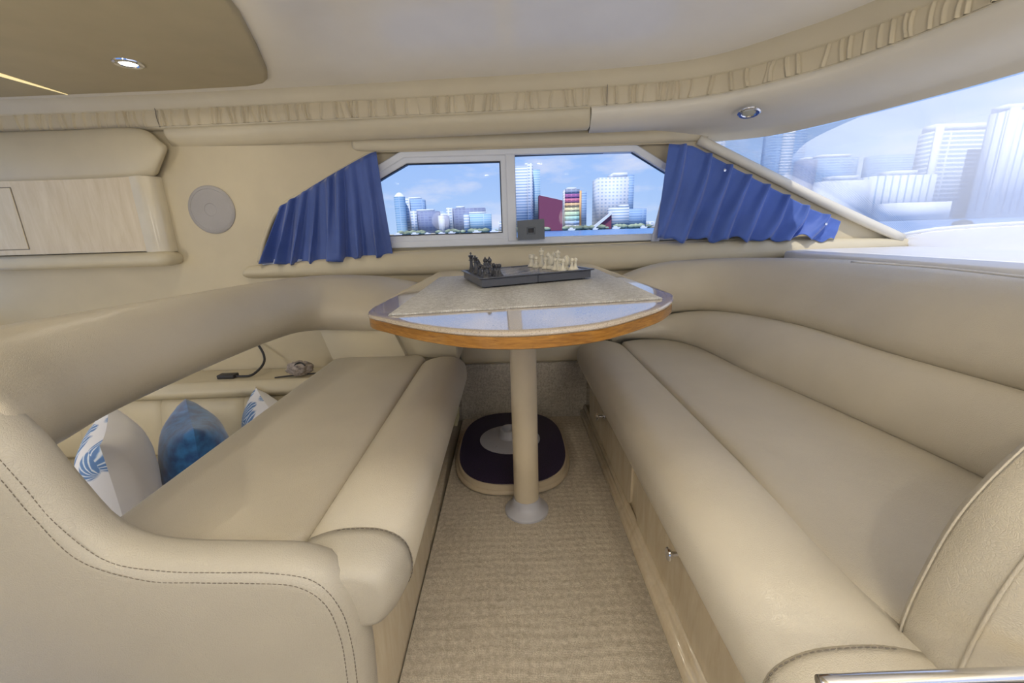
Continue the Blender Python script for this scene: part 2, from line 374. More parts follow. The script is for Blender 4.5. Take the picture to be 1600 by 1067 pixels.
def tube(name, pts, r, mat, parent=None, seg=10, n=None, caps=True):
    P = spline(pts, n or max(2, len(pts) * 6)) if len(pts) > 2 else [Vector(p) for p in pts]
    rings = []; a = None
    for i, p in enumerate(P):
        t = (P[min(i + 1, len(P) - 1)] - P[max(i - 1, 0)]).normalized()
        if a is None: a = t.cross(Vector((0, 0, 1))) if abs(t.z) < 0.9 else t.cross(Vector((1, 0, 0)))
        a = (a - t * a.dot(t)).normalized(); b = t.cross(a).normalized()
        rr = r(i / (len(P) - 1)) if callable(r) else r
        rings.append([p + (a * cos(2 * pi * k / seg) + b * sin(2 * pi * k / seg)) * rr for k in range(seg)])
    return loft(name, rings, mat, parent, True, caps)
def lathe(name, prof, mat, parent=None, loc=(0, 0, 0), seg=32, crisp=40):
    L = Vector(loc); rings = []
    for r, z in prof: rings.append([L + Vector((max(r, 1e-5) * cos(2 * pi * k / seg), max(r, 1e-5) * sin(2 * pi * k / seg), z)) for k in range(seg)])
    return autosmooth(loft(name, rings, mat, parent, True, True), crisp)
def stitch(name, pts, parent, r=0.0008, dash=0.006, gap=0.0022, mat='stitch'):
    P = [Vector(p) for p in pts]; L = sum((b - a).length for a, b in zip(P, P[1:])); n = max(4, int(L / (dash + gap)))
    S = spline(P, n * 4 + 1); V = []; Fc = []
    for k in range(n):
        seq = S[k * 4:k * 4 + 4]; base = len(V)
        for i, p in enumerate(seq):
            t = (seq[min(i + 1, 3)] - seq[max(i - 1, 0)]).normalized(); a = t.cross(Vector((0.3, 0.2, 1))).normalized(); b = t.cross(a)
            rr = r * (0.6 if i in (0, 3) else 1)
            V += [p + a * rr, p + b * rr, p - a * rr, p - b * rr]
        for i in range(3):
            for j in range(4): q = (j + 1) % 4; Fc.append((base + i * 4 + j, base + i * 4 + q, base + i * 4 + 4 + q, base + i * 4 + 4 + j))
        Fc.append((base, base + 1, base + 2, base + 3)); Fc.append((base + 12, base + 13, base + 14, base + 15))
    return obj(name, V, Fc, mat, parent)
def cushion(name, B, T, g, d, mat, parent, toward, n=48, prof=None, endround=(True, True), er=0.03):
    """padded piece between seam curve B and seam curve T, bulging g towards `toward`, body depth d behind"""
    Bs, Ts = spline(B, n), spline(T, n); tw = Vector(toward); rings = []
    pr = prof or [(0.06, -d), (0.0, -0.025), (0.0, -0.008), (0.025, 0.30 * g), (0.08, 0.58 * g), (0.2, 0.88 * g), (0.38, 1.02 * g), (0.6, 1.02 * g), (0.8, 0.86 * g), (0.92, 0.58 * g), (0.975, 0.28 * g), (1.0, -0.008), (1.0, -0.025), (0.94, -d)]
    for i in range(n):
        b, t = Bs[i], Ts[i]; j0, j1 = max(0, i - 1), min(n - 1, i + 1)
        tan = ((Bs[j1] + Ts[j1]) - (Bs[j0] + Ts[j0])).normalized(); a = t - b; nn = tan.cross(a).normalized()
        if nn.dot(tw - (b + t) / 2) < 0: nn = -nn
        s = 1.0
        ring = [b + a * u + nn * w for u, w in pr]
        rings.append((ring, tan))
    out = [r for r, _ in rings]
    def endcap(idx, sgn):
        ring, tan = rings[idx]; c = sum(ring, Vector()) / len(ring); res = []
        for k in (1, 2, 3):
            a = k / 3 * pi / 2; res.append([c + (p - c) * (0.55 + 0.45 * cos(a)) + tan * sgn * er * sin(a) for p in ring])
        return res
    if endround[0]: out = list(reversed(endcap(0, -1))) + out
    if endround[1]: out = out + endcap(n - 1, 1)
    return loft(name, out, mat, parent, True, True)

# ================================================================== SETTING
# ---- carpet floor: raised tufts in rows
def build_floor():
    x0, x1, y0, y1 = -0.262, 0.362, 0.40, 1.985; nx, ny = 150, 380; V = []; Fc = []
    for j in range(ny + 1):
        for i in range(nx + 1):
            x = x0 + (x1 - x0) * i / nx; y = y0 + (y1 - y0) * j / ny
            row = 0.5 + 0.5 * sin(2 * pi * y / 0.0265 + 0.5 * sin(x * 21)); colm = 0.5 + 0.5 * sin(2 * pi * x / 0.024 + 1.5 * mnoise.noise(Vector((x * 7, y * 7, 2))))
            nz = mnoise.noise(Vector((x * 130, y * 130, 0))) + 0.6 * mnoise.noise(Vector((x * 300, y * 300, 4)))
            z = -0.004 + 0.0016 * row * (0.3 + 0.7 * colm) + 0.0016 * nz + 0.0012 * mnoise.noise(Vector((x * 4, y * 4, 9)))
            V.append((x, y, z))
    for j in range(ny):
        for i in range(nx): a = j * (nx + 1) + i; Fc.append((a, a + 1, a + nx + 2, a + nx + 1))
    return struct(obj('floor', V, Fc, 'carpet'), 'beige cut-loop carpet of the dinette aisle')
build_floor()
struct(boxm('floor', -2.7, 2.2, -1.8, 0.40, -0.03, -0.001, 'carpet'), 'beige carpet of the saloon before the dinette')

# ---- back wall with window opening
OPEN = [(-1.254, 0.805), (-1.20, 0.93), (-1.107, 1.061), (-0.90, 1.165), (-0.668, 1.279), (-0.62, 1.297), (0.0, 1.297), (0.767, 1.296), (0.86, 1.285), (1.22, 1.11), (1.565, 0.94), (1.60, 0.895), (1.59, 0.852), (0.6, 0.848), (-0.6, 0.838)]
def flat_with_hole(name, outer, holes, Y, thick, mat, parent=None):
    bm = bmesh.new(); edges = []
    for loop in [outer] + holes:
        vs = [bm.verts.new((x, Y, z)) for x, z in loop]
        edges += [bm.edges.new((vs[i], vs[(i + 1) % len(vs)])) for i in range(len(vs))]
    bmesh.ops.triangle_fill(bm, edges=edges, use_beauty=True)
    bmesh.ops.recalc_face_normals(bm, faces=bm.faces)
    r = bmesh.ops.extrude_face_region(bm, geom=list(bm.faces))
    for v in [g for g in r['geom'] if isinstance(g, bmesh.types.BMVert)]: v.co.y += thick
    return from_bm(name, bm, mat, parent)
wall = struct(flat_with_hole('wall_back', [(-2.7, -0.6), (1.98, -0.6), (1.98, 0.805), (1.915, 0.835), (1.40, 1.075), (0.905, 1.305), (0.905, 1.75), (-2.7, 1.75)], [OPEN], 2.15, 0.05, 'vinyl_wall'), 'cream vinyl side wall around the window')
# soft rolled reveal of the window opening (left slanted edge, right pillar)
tube('trim_reveal', [(p[0], 2.155, p[1]) for p in OPEN[:6]], 0.012, 'vinyl_pad', wall)
# pillar strip under the windshield
tube('pillar_trim', [(0.90, 2.135, 1.305), (1.20, 2.135, 1.165), (1.56, 2.13, 0.995), (1.93, 2.12, 0.83)], 0.022, 'headliner', wall)
# recessed surround + window
FR_OUT = [(-0.86, 0.853), (-0.86, 1.12), (-0.605, 1.249), (-0.495, 1.306), (0.616, 1.302), (0.767, 1.213), (0.93, 1.12), (0.93, 0.853)]
struct(flat_with_hole('wall_recess', [(-1.35, 0.76), (-1.35, 1.08), (-0.68, 1.36), (0.86, 1.36), (1.70, 0.90), (1.70, 0.76)], [FR_OUT], 2.200, 0.02, 'vinyl_wall'), 'cream recess around the side window frame')
def ringframe(name, poly, w, y0, y1, mat, parent, bev=0.004):
    inn = inset2(poly, w); n = len(poly)
    rings = []
    for p, q, l in ((poly, 0, y1), (poly, 0, y0 + bev), (inset2(poly, bev), 0, y0), (inset2(poly, w - bev), 0, y0), (inn, 0, y0 + bev), (inn, 0, y1)):
        rings.append([Vector((a, l, b)) for a, b in p])
    o = loft(name, rings + [rings[0]], mat, parent, True, False, 0, False); return o
win = struct(bpy.data.objects.new('window_1', None)); COL.objects.link(win); win['label'] = 'six-sided sliding side window looking onto the city'
ringframe('window_frame', FR_OUT, 0.034, 2.165, 2.215, 'frame_white', win)
boxm('mullion', -0.004, 0.040, 2.160, 2.215, 0.87, 1.275, 'frame_white', win, 0.004)
LP = [(-0.83, 0.882), (-0.83, 1.10), (-0.60, 1.222), (-0.486, 1.278), (0.0, 1.276), (0.0, 0.882)]
sash = ringframe('sash', LP, 0.030, 2.172, 2.205, 'frame_white', win)
ringframe('seal', inset2(LP, 0.030), 0.005, 2.176, 2.205, 'seal_black', win, 0.001)
lp2 = inset2(LP, 0.031); prism('glass_pane', lp2, [(2.193, 0), (2.197, 0)], 'Y', 'glass', win, False)
RP = [(0.038, 0.880), (0.038, 1.270), (0.60, 1.272), (0.755, 1.182), (0.90, 1.10), (0.90, 0.880)]
ringframe('seal', RP, 0.003, 2.185, 2.205, 'seal_black', win, 0.001)
prism('glass_pane', inset2(RP, 0.002), [(2.203, 0), (2.207, 0)], 'Y', 'glass', win, False)

# header rolls above the window
def xroll(name, x0, x1, y, z0, z1, out, mat, parent=None, n=14, er=0.02):
    zc = (z0 + z1) / 2; hh = (z1 - z0) / 2
    prof = [(y + 0.03, z0)] + [(y - out * cos(radians(a)), zc + hh * sin(radians(a))) for a in range(-90, 91, 15)] + [(y + 0.03, z1)]
    c = Vector((0, y, zc)); rings = []
    for x, s in ((x0, 0.55), (x0 + er * 0.15, 0.8), (x0 + er * 0.5, 0.94), (x0 + er, 1.0), (x1 - er, 1.0), (x1 - er * 0.5, 0.94), (x1 - er * 0.15, 0.8), (x1, 0.55)):
        rings.append([Vector((x, y + (p[0] - y) * s, zc + (p[1] - zc) * s)) for p in prof])
    return loft(name, rings, mat, parent)
struct(xroll('trim_1', -0.72, 0.95, 2.148, 1.300, 1.372, 0.018, 'vinyl_pad', er=0.10), 'soft cream roll over the side window')
struct(cushion('trim_2', [(-1.30, 2.12, 0.735), (-0.5, 2.12, 0.725), (0.5, 2.12, 0.715), (1.30, 2.12, 0.745), (1.96, 2.12, 0.77)], [(-1.27, 2.135, 0.79), (-0.5, 2.14, 0.835), (0.5, 2.14, 0.842), (1.30, 2.14, 0.842), (1.96, 2.14, 0.828)], 0.03, 0.02, 'vinyl_pad', None, (0, 0, 1.4)), 'padded cream sill under the side window')

# ---- fascia with ruched band: plan curve
FP = [(-2.7, 2.130), (-2.2, 2.130), (-1.6, 2.122), (-0.87, 2.085), (-0.25, 2.045), (0.42, 1.990), (0.82, 1.895), (1.06, 1.66), (1.17, 1.42), (1.215, 1.15), (1.22, 0.6), (1.22, -0.4), (1.22, -1.8)]
def fcurve(n): return [Vector((p.x, p.y, 0)) for p in spline([(a, b, 0) for a, b in FP], n)]
def fnorm(C, i):
    t = (C[min(i + 1, len(C) - 1)] - C[max(i - 1, 0)]).normalized(); return Vector((t.y, -t.x, 0))   # towards the room
fas = None
def fascia_strip(name, prof, mat, parent=None, n=160, i0=0, i1=None):
    C = fcurve(n); i1 = i1 or n; rings = []
    for i in range(i0, i1):
        nn = fnorm(C, i); rings.append([C[i] + nn * d + Vector((0, 0, z)) for d, z in prof])
    return loft(name, rings, mat, parent, False, False)
ceil = struct(bpy.data.objects.new('ceiling', None)); COL.objects.link(ceil); ceil['label'] = 'moulded cream cabin ceiling'
fas = fascia_strip('fascia', [(-0.02, 1.415), (-0.004, 1.418), (0.0, 1.424), (0.002, 1.428), (-0.004, 1.432), (-0.006, 1.490), (0.006, 1.494), (0.012, 1.500), (0.020, 1.520), (0.040, 1.548), (0.06, 1.56)], 'vinyl_pad', ceil)
def ruched():
    n = 2600; C = fcurve(n); m = 9; rnd = random.Random(3); L = [0]
    for a, b in zip(C, C[1:]): L.append(L[-1] + (b - a).length)
    folds = []; s = 0.0
    while s < L[-1]:
        s += rnd.choice([0.014, 0.022, 0.034, 0.045, 0.055, 0.07]) * rnd.uniform(0.8, 1.2)
        folds.append((s, rnd.uniform(-0.22, 0.22), rnd.uniform(0.4, 1.0), rnd.choice([-1, 1]), rnd.uniform(-1, 1)))
    rings = []; import bisect; keys = [f[0] for f in folds]
    for i in range(n):
        if C[i].y < 0.3 and i % 6: continue
        nn = fnorm(C, i); ring = []
        k0 = max(0, bisect.bisect(keys, L[i] - 0.09)); k1 = bisect.bisect(keys, L[i] + 0.09)
        for j in range(m):
            v = j / (m - 1); z = 1.428 + 0.066 * v; w = 0.0035 + 0.004 * sin(pi * v)
            for fs, sl, amp, sg, bw in folds[k0:k1]:
                c = fs + sl * 0.06 * (v - 0.5) + 0.004 * bw * sin(pi * v); d = (L[i] - c) * sg
                if -0.004 < d < 0: w += 0.013 * amp * (1 + d / 0.004)
                elif 0 <= d < 0.012: w += 0.013 * amp * (1 - d / 0.012) ** 1.6
                elif -0.011 < d <= -0.004: w -= 0.005 * amp * (1 + (d + 0.004) / 0.007)
            ring.append(C[i] + nn * w + Vector((0, 0, z)))
        rings.append(ring)
    return loft('ruched_band', rings, 'ruched', ceil, False, False)
ruched()
for x in (-1.57, 0.425):            # seams across the fascia
    C = fcurve(400); i = min(range(400), key=lambda k: abs(C[k].x - x)); nn = fnorm(C, i)
    tube('fascia_seam', [C[i] + nn * 0.023 + Vector((0, 0, 1.53)), C[i] + nn * 0.011 + Vector((0, 0, 1.500)), C[i] + nn * 0.012 + Vector((0, 0, 1.46)), C[i] + nn * 0.004 + Vector((0, 0, 1.424))], 0.0016, 'stitch', ceil, 6)
# padded roll under the band (over the side window)
C = fcurve(400); a0 = min(range(400), key=lambda k: abs(C[k].x + 1.55)); a1 = min(range(400), key=lambda k: abs(C[k].x - 0.425))
Bc = [C[i] + Vector((0, 0.055, 1.345)) for i in range(a0, a1 + 1, 8)]; Tc = [C[i] + Vector((0, 0.0, 1.424)) for i in range(a0, a1 + 1, 8)]
cushion('header_roll', Bc, Tc, 0.022, 0.03, 'vinyl_pad', ceil, (0, 0, 1.2), n=60, er=0.012)
# pad above the wooden locker
cushion('locker_pad', [(-2.7, 2.075, 1.208), (-2.0, 2.07, 1.208), (-1.72, 2.08, 1.210), (-1.655, 2.10, 1.216)], [(-2.7, 2.10, 1.422), (-2.0, 2.10, 1.422), (-1.66, 2.09, 1.418), (-1.565, 2.10, 1.350)], 0.030, 0.02, 'vinyl_pad', ceil, (0, 0, 1.0), n=40, er=0.02)
# windshield header: from band to the glass edge
WT = [(0.90, 2.16, 1.300), (1.02, 2.15, 1.300), (1.187, 2.05, 1.298), (1.29, 1.81, 1.296), (1.352, 1.50, 1.292), (1.375, 1.25, 1.288), (1.39, 0.8, 1.285), (1.39, 0.0, 1.285), (1.39, -1.8, 1.285)]
WB = [(1.93, 2.14, 0.835), (2.02, 2.08, 0.86), (2.10, 1.95, 0.875), (2.16, 1.75, 0.885), (2.20, 1.5, 0.89), (2.22, 1.2, 0.89), (2.24, 0.8, 0.89), (2.25, 0.0, 0.89), (2.25, -1.8, 0.89)]
def header():
    n = 90; C = fcurve(600); i0 = min(range(600), key=lambda k: abs(C[k].x - 0.37)); seg = C[i0:]
    A = spline(seg[::12] + [seg[-1]], n); W = spline([Vector((0.38, 2.155, 1.345)), Vector((0.66, 2.16, 1.325))] + [Vector(p) for p in WT], n)
    def match(Y, X):  # nearest station on band for each header station, by normalised length
        return None
    rings = []
    for i in range(n):
        a = A[i]; w = W[i]; d = (w - Vector((a.x, a.y, w.z)))
        p0 = Vector((a.x, a.y, 1.424)); up = Vector((0, 0, 1))
        dn = -d.normalized() if d.length > 1e-6 else Vector((0, -1, 0))
        rings.append([p0, p0 + dn * 0.010 + up * -0.012, p0 + dn * 0.010 + up * -0.030, p0 + d * 0.08 + up * -0.052, p0 + d * 0.25 + up * -0.072,
                      p0 + d * 0.55 + up * (-0.086), p0 + d * 0.86 + up * (w.z + 0.03 - 1.424), p0 + d * 0.93 + up * (w.z + 0.022 - 1.424), p0 + d * 0.97 + up * (w.z + 0.008 - 1.424), w])
    return loft('windshield_header', rings, 'headliner', ceil, False, False)
header()
# ---- ceiling shell: shallow recess on the right
def sstep(t): t = max(0, min(1, t)); return t * t * (3 - 2 * t)
def ceil_z(x, y):
    ex = x - (-0.66 - 0.09 * sstep((y - 1.1) / 0.7) + 1.5 * max(0, y - 1.72) ** 2)
    e1 = 2.03 - 0.08 * max(0, x + 0.3) - y; e2 = 1.17 - x; k = 0.5
    h_ = max(0, min(1, 0.5 + 0.5 * (e2 - e1) / k)); e = e2 * (1 - h_) + e1 * h_ - k * h_ * (1 - h_)
    return 1.548 + 0.06 * sstep(ex / 0.22) * sstep((e + 0.02) / 0.55)
def build_shell():
    nx, ny = 110, 100; V = []; Fc = []; x0, x1, y0, y1 = -2.7, 1.30, -1.8, 2.15
    for j in range(ny + 1):
        for i in range(nx + 1):
            x = x0 + (x1 - x0) * i / nx; y = y0 + (y1 - y0) * j / ny; V.append((x, y, ceil_z(x, y)))
    for j in range(ny):
        for i in range(nx): a = j * (nx + 1) + i; Fc.append((a, a + 1, a + nx + 2, a + nx + 1))
    obj('ceiling_shell', V, Fc, 'gelcoat', ceil)
build_shell()
dk = [(-0.62, -1.7), (-0.64, 0.6), (-0.70, 1.20), (-0.745, 1.40), (-0.822, 1.62), (-0.90, 1.82), (-0.945, 1.905), (-0.985, 1.945), (-1.06, 1.972), (-1.4, 1.995), (-2.65, 2.03), (-2.65, -1.7)]
prism('cloth_panel', dk, [(1.556, 0.0), (1.540, 0.0), (1.535, 0.003), (1.532, 0.009), (1.531, 0.02)], 'Z', 'ceiling_cloth', ceil, True, 50)
struct(boxm('roof', -2.8, 1.20, -1.9, 2.22, 1.70, 1.75, 'gelcoat'), 'outer roof over the cabin')
# streak of light on the cloth panel, put in as a glowing wedge
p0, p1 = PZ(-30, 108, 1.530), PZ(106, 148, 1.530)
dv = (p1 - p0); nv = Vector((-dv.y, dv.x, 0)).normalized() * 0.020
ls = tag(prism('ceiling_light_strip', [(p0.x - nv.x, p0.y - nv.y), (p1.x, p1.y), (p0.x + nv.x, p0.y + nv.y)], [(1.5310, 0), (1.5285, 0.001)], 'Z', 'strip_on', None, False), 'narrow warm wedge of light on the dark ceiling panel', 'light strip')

# ---- windshield
ws = struct(bpy.data.objects.new('window_2', None)); COL.objects.link(ws); ws['label'] = 'wide raked windshield with a mesh sun screen'
def ruled(name, A, B, off, mat, parent, n=60, m=8):
    As, Bs = spline(A, n), spline(B, n); rings = []
    for a, b in zip(As, Bs):
        rings.append([a.lerp(b, k / m) + Vector((off, 0, 0)) + Vector((0.5, 0, 0.9)) * 0.05 * sin(pi * k / m) for k in range(m + 1)])
    return loft(name, rings, mat, parent, False, False)
ruled('glass_pane', [(0.80, 2.32, 1.31)] + WT, [(1.93, 2.32, 0.82)] + WB, 0.0, 'glass_screened', ws)
ruled('sun_screen', [(0.80, 2.32, 1.31)] + WT, [(1.93, 2.32, 0.80)] + [(x, y, z - 0.03) for x, y, z in WB], 0.018, 'mesh_screen', ws)
tube('bottom_rail', [Vector(p) + Vector((0, 0, 0.005)) for p in WB], 0.009, 'frame_white', ws, 8, 60)
# lower windshield ramp and dash
sill_rings = []
for a, b in zip(spline(WB, 50), spline([(1.955, 2.13, 0.79), (1.96, 2.0, 0.79), (1.96, 1.75, 0.79), (1.96, 1.5, 0.79), (1.96, 1.2, 0.79), (1.97, 0.8, 0.79), (1.97, 0.4, 0.79), (1.97, 0.0, 0.79), (1.97, -1.8, 0.79)], 50)):
    sill_rings.append([a, a.lerp(b, 0.5) + Vector((0, 0, 0.006)), b])
struct(loft('trim_3', sill_rings, 'dash_white', None, False, False), 'sloping white ledge at the foot of the windshield')

# ---- other walls of the cabin (behind the photographer and to the left): window bands let the daylight in
def band_wall(name, a, b, z0, z1, zs, label):
    ax, ay = a; bx, by = b; o = struct(bpy.data.objects.new(name, None), label); COL.objects.link(o)
    t = 0.04
    for lo, hi in ((zs, z0), (z1, 1.75)):
        boxm('panel', min(ax, bx) - (t if ax == bx else 0), max(ax, bx), min(ay, by) - (t if ay == by else 0), max(ay, by), lo, hi, 'vinyl_wall', o)
    return o
band_wall('wall_left', (-2.7, -1.8), (-2.7, 2.15), 0.60, 1.42, -0.6, 'cream aft wall with a wide window band')
band_wall('wall_front', (-2.7, -1.8), (2.25, -1.8), 0.55, 1.45, -0.6, 'cream opposite side wall with a wide window band')
struct(boxm('wall_right', 2.26, 2.30, -1.8, 2.15, -0.6, 0.86, 'vinyl_wall'), 'cream bulkhead under the windshield')

# ---- carpeted riser + padded panel at the end of the aisle
struct(boxm('floor', -0.80, 2.2, 0.39, 2.149, -0.06, -0.012, 'sand'), 'bare subfloor under the dinette')
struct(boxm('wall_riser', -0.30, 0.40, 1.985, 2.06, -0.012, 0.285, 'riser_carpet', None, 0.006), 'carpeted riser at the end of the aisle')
struct(cushion('wall_pad', [(-0.235, 1.995, 0.287), (0.1, 1.995, 0.287), (0.445, 1.995, 0.287)], [(-0.235, 2.08, 0.67), (0.1, 2.08, 0.67), (0.445, 2.08, 0.67)], 0.012, 0.04, 'vinyl_pad', None, (0, 0, 0.6), n=10), 'cream padded panel under the table end')

# ================================================================== LEFT BENCH
lb = thing('dinette_bench', 'cream leather bench on the left with an open gap under its long backrest roll', 'bench', (-0.55, 1.1, 0))
LBASE = smooth2([(-0.262, 0.0), (-0.262, 0.28), (-0.72, 0.30), (-0.74, 0.0)], 4)
boxm('base_panel', -0.76, -0.264, 0.58, 1.98, -0.01, 0.33, 'maple_panel', lb, 0.004)
# front roll
roll = smooth2([(-0.262, 0.265), (-0.225, 0.275), (-0.198, 0.315), (-0.192, 0.355), (-0.205, 0.395), (-0.245, 0.418), (-0.31, 0.420), (-0.36, 0.406), (-0.378, 0.390), (-0.372, 0.33), (-0.32, 0.27)], 44)
prism('front_roll', roll, [(0.640, 0.0), (0.9, 0.0), (1.2, 0.0), (1.5, 0.0), (1.66, 0.0), (1.70, 0.004), (1.725, 0.014), (1.742, 0.030), (1.750, 0.055)], 'Y', 'leather', lb)
prism('end_piece', roll, [(0.555, 0.036), (0.558, 0.028), (0.570, 0.017), (0.594, 0.007), (0.622, 0.002), (0.640, 0.0005)], 'Y', 'leather_old', lb)
stitch('stitching', [Vector((x, 0.636, z)) for x, z in inset2(roll, -0.0003) if z > 0.30 and -0.33 < x][:22], lb, 0.0009)
# seat
seatL = rrect(-0.783, -0.375, 0.612, 1.79, 0.055, 8)
prism('seat', seatL, [(0.30, 0.0), (0.385, 0.0), (0.396, 0.003), (0.404, 0.010), (0.4075, 0.020), (0.409, 0.034)], 'Z', 'leather', lb)
# end panel facing the camera
EP = [(-1.15, -0.05), (-1.13, 0.55), (-1.02, 0.79), (-0.90, 0.80), (-0.785, 0.725), (-0.722, 0.655), (-0.682, 0.565), (-0.645, 0.492), (-0.595, 0.459), (-0.525, 0.447), (-0.42, 0.441), (-0.345, 0.434), (-0.290, 0.403), (-0.263, 0.335), (-0.258, 0.25), (-0.263, 0.10), (-0.263, -0.02), (-0.45, -0.05)]
EPs = smooth2(EP, 120)
prism('end_panel', EPs, [(0.606, 0.036), (0.605, 0.020), (0.598, 0.007), (0.585, 0.0), (0.565, 0.0), (0.551, 0.006), (0.540, 0.015), (0.537, 0.019), (0.5335, 0.023), (0.531, 0.031), (0.530, 0.037)], 'Y', 'leather_old', lb)
seam_pts = [p for p in inset2(EPs, 0.019)]
ins_a = [Vector((x, 0.5382, z)) for x, z in inset2(EPs, 0.0165) if z > 0.0 and x > -1.0]
ins_b = [Vector((x, 0.5312, z)) for x, z in inset2(EPs, 0.029) if z > 0.0 and x > -1.0]
def longest(pts):   # keep curve order starting at the left
    runs = [[pts[0]]]
    for a, b in zip(pts, pts[1:]):
        if (a - b).length > 0.1: runs.append([])
        runs[-1].append(b)
    return max(runs, key=len)
stitch('stitching', longest(ins_a)[::3], lb); stitch('stitching', longest(ins_b)[::3], lb)
# backrest roll
BB = [(-0.735, 0.575, 0.640), (-0.765, 0.64, 0.615), (-0.83, 0.75, 0.585), (-0.862, 0.90, 0.58), (-0.856, 1.2, 0.58), (-0.835, 1.48, 0.58), (-0.80, 1.64, 0.578), (-0.71, 1.70, 0.575), (-0.58, 1.72, 0.568), (-0.40, 1.74, 0.555)]
BT = [(-0.955, 0.545, 0.785), (-0.978, 0.64, 0.78), (-0.995, 0.78, 0.778), (-0.992, 0.93, 0.776), (-0.955, 1.25, 0.774), (-0.925, 1.52, 0.772), (-0.875, 1.74, 0.768), (-0.77, 1.90, 0.76), (-0.60, 2.00, 0.735), (-0.40, 2.05, 0.68)]
bprof = [(0.35, -0.10), (0.10, -0.085), (0.0, -0.045), (-0.01, -0.01), (0.03, 0.02), (0.12, 0.040), (0.28, 0.052), (0.5, 0.055), (0.7, 0.048), (0.86, 0.030), (0.97, 0.0), (1.0, -0.03), (0.97, -0.07), (0.8, -0.10)]
cushion('backrest_roll', BB, BT, 0.05, 0.1, 'leather', lb, (0, 1.0, 1.3), n=70, prof=bprof, er=0.02)
# corner panels at the far end
prism('corner_panel', [(-0.835, 0.575), (-0.785, 0.40), (-0.46, 0.40), (-0.50, 0.50), (-0.56, 0.60), (-0.70, 0.62)], [(1.76, 0.008), (1.763, 0.002), (1.772, 0.0), (1.83, 0.0)], 'Y', 'vinyl_pad', lb, True, 50)
prism('corner_panel', [(-0.60, 0.60), (-0.47, 0.39), (-0.24, 0.37), (-0.24, 0.60)], [(1.79, 0.010), (1.796, 0.003), (1.81, 0.0), (1.99, 0.0)], 'Y', 'vinyl_pad', lb, True, 50)
# vent in the base
vent = boxm('vent', -0.268, -0.252, 1.705, 1.80, 0.095, 0.245, 'vent_yellow', lb, 0.003)
for k in range(5): boxm('vent_slat', -0.2515, -0.2495, 1.712, 1.793, 0.110 + k * 0.026, 0.122 + k * 0.026, 'vent_yellow', vent)

# ---- lower berth seen through the gap
pb = thing('lower_berth', 'cream padded lower berth with a ledge seen through the gap behind the left bench', 'berth', (-1.6, 1.4, -0.5))
boxm('berth_base', -2.66, -0.80, 0.62, 1.98, -0.5, -0.11, 'vinyl_pad', pb, 0.02)
xs = [-2.66, -2.10, -1.70, -1.30, -0.92, -0.785]
for a, b in zip(xs, xs[1:]):
    cushion('back_cushion', [(a + 0.002, 1.90, -0.11), ((a + b) / 2, 1.90, -0.11), (b - 0.002, 1.90, -0.11)], [(a + 0.002, 1.92, 0.185), ((a + b) / 2, 1.92, 0.185), (b - 0.002, 1.92, 0.185)], 0.035, 0.05, 'vinyl_pad', pb, (-1.3, 0, 0.4), n=10, er=0.006)
cushion('ledge', [(-2.66, 1.885, 0.195), (-1.7, 1.885, 0.20), (-0.79, 1.885, 0.21)], [(-2.66, 1.935, 0.25), (-1.7, 1.935, 0.255), (-0.79, 1.935, 0.265)], 0.02, 0.03, 'vinyl_pad', pb, (-1.3, 0, 0.9), n=12)
boxm('ledge_top', -2.66, -0.79, 1.915, 2.14, 0.225, 0.250, 'vinyl_pad', pb, 0.004)

# ================================================================== RIGHT BENCH
rb = thing('dinette_bench', 'cream leather bench on the right with deep curved back cushions and wooden base', 'bench', (0.7, 1.1, 0))
boxm('base_panel', 0.366, 0.90, 0.28, 1.98, -0.01, 0.33, 'maple_panel', rb, 0.004)
# base doors, trim
def door(y0, y1):
    d = prism('locker_door', rrect(y0, y1, 0.058, 0.30, 0.03), [(0.367, 0), (0.3615, 0), (0.3595, 0.002)], 'X', 'maple_panel', rb, True, 40)
    return d
d1 = door(0.40, 1.10); d2 = door(1.16, 1.86)
def knob(y, z, par):
    o = lathe('knob', [(0.004, 0.0), (0.013, 0.001), (0.012, 0.004), (0.006, 0.008), (0.006, 0.022), (0.014, 0.026), (0.015, 0.030), (0.013, 0.033), (0.0, 0.0335)], 'chrome', None, (0, 0, 0), 24)
    o.data.transform(Matrix.Translation((0.3595, y, z)) @ Matrix.Rotation(-pi / 2, 4, 'Y')); o.parent = par; o.matrix_parent_inverse = Matrix.Identity(4); return o
for dd, yy, zz in ((d1, 0.775, 0.222), (d2, 1.545, 0.195)):
    k = knob(yy, zz, dd); k.matrix_parent_inverse = Matrix.Translation(-Vector(rb.location)) if False else k.matrix_parent_inverse
    k.matrix_parent_inverse = dd.matrix_parent_inverse.inverted() if False else Matrix.Identity(4)
prism('toe_trim', smooth2([(0.366, -0.005), (0.338, -0.005), (0.334, 0.012), (0.338, 0.030), (0.350, 0.036), (0.352, 0.052), (0.366, 0.056)], 24), [(0.28, 0), (1.982, 0)], 'Y', 'maple_panel', rb)
rr_ = smooth2([(0.368, 0.262), (0.335, 0.272), (0.306, 0.310), (0.300, 0.345), (0.312, 0.385), (0.355, 0.412), (0.43, 0.417), (0.49, 0.404), (0.513, 0.388), (0.505, 0.33), (0.44, 0.262)], 44)
prism('front_roll', rr_, [(0.402, 0.0), (0.9, 0.0), (1.4, 0.0), (1.84, 0.0), (1.90, 0.004), (1.935, 0.014), (1.957, 0.032), (1.965, 0.055)], 'Y', 'leather', rb)
prism('end_piece', rr_, [(0.341, 0.036), (0.344, 0.028), (0.354, 0.017), (0.370, 0.007), (0.391, 0.0025), (0.402, 0.0005)], 'Y', 'leather', rb)
stitch('stitching', [Vector((x, 0.398, z)) for x, z in inset2(rr_, -0.0003) if z > 0.29 and x < 0.46][:21], rb, 0.0009)
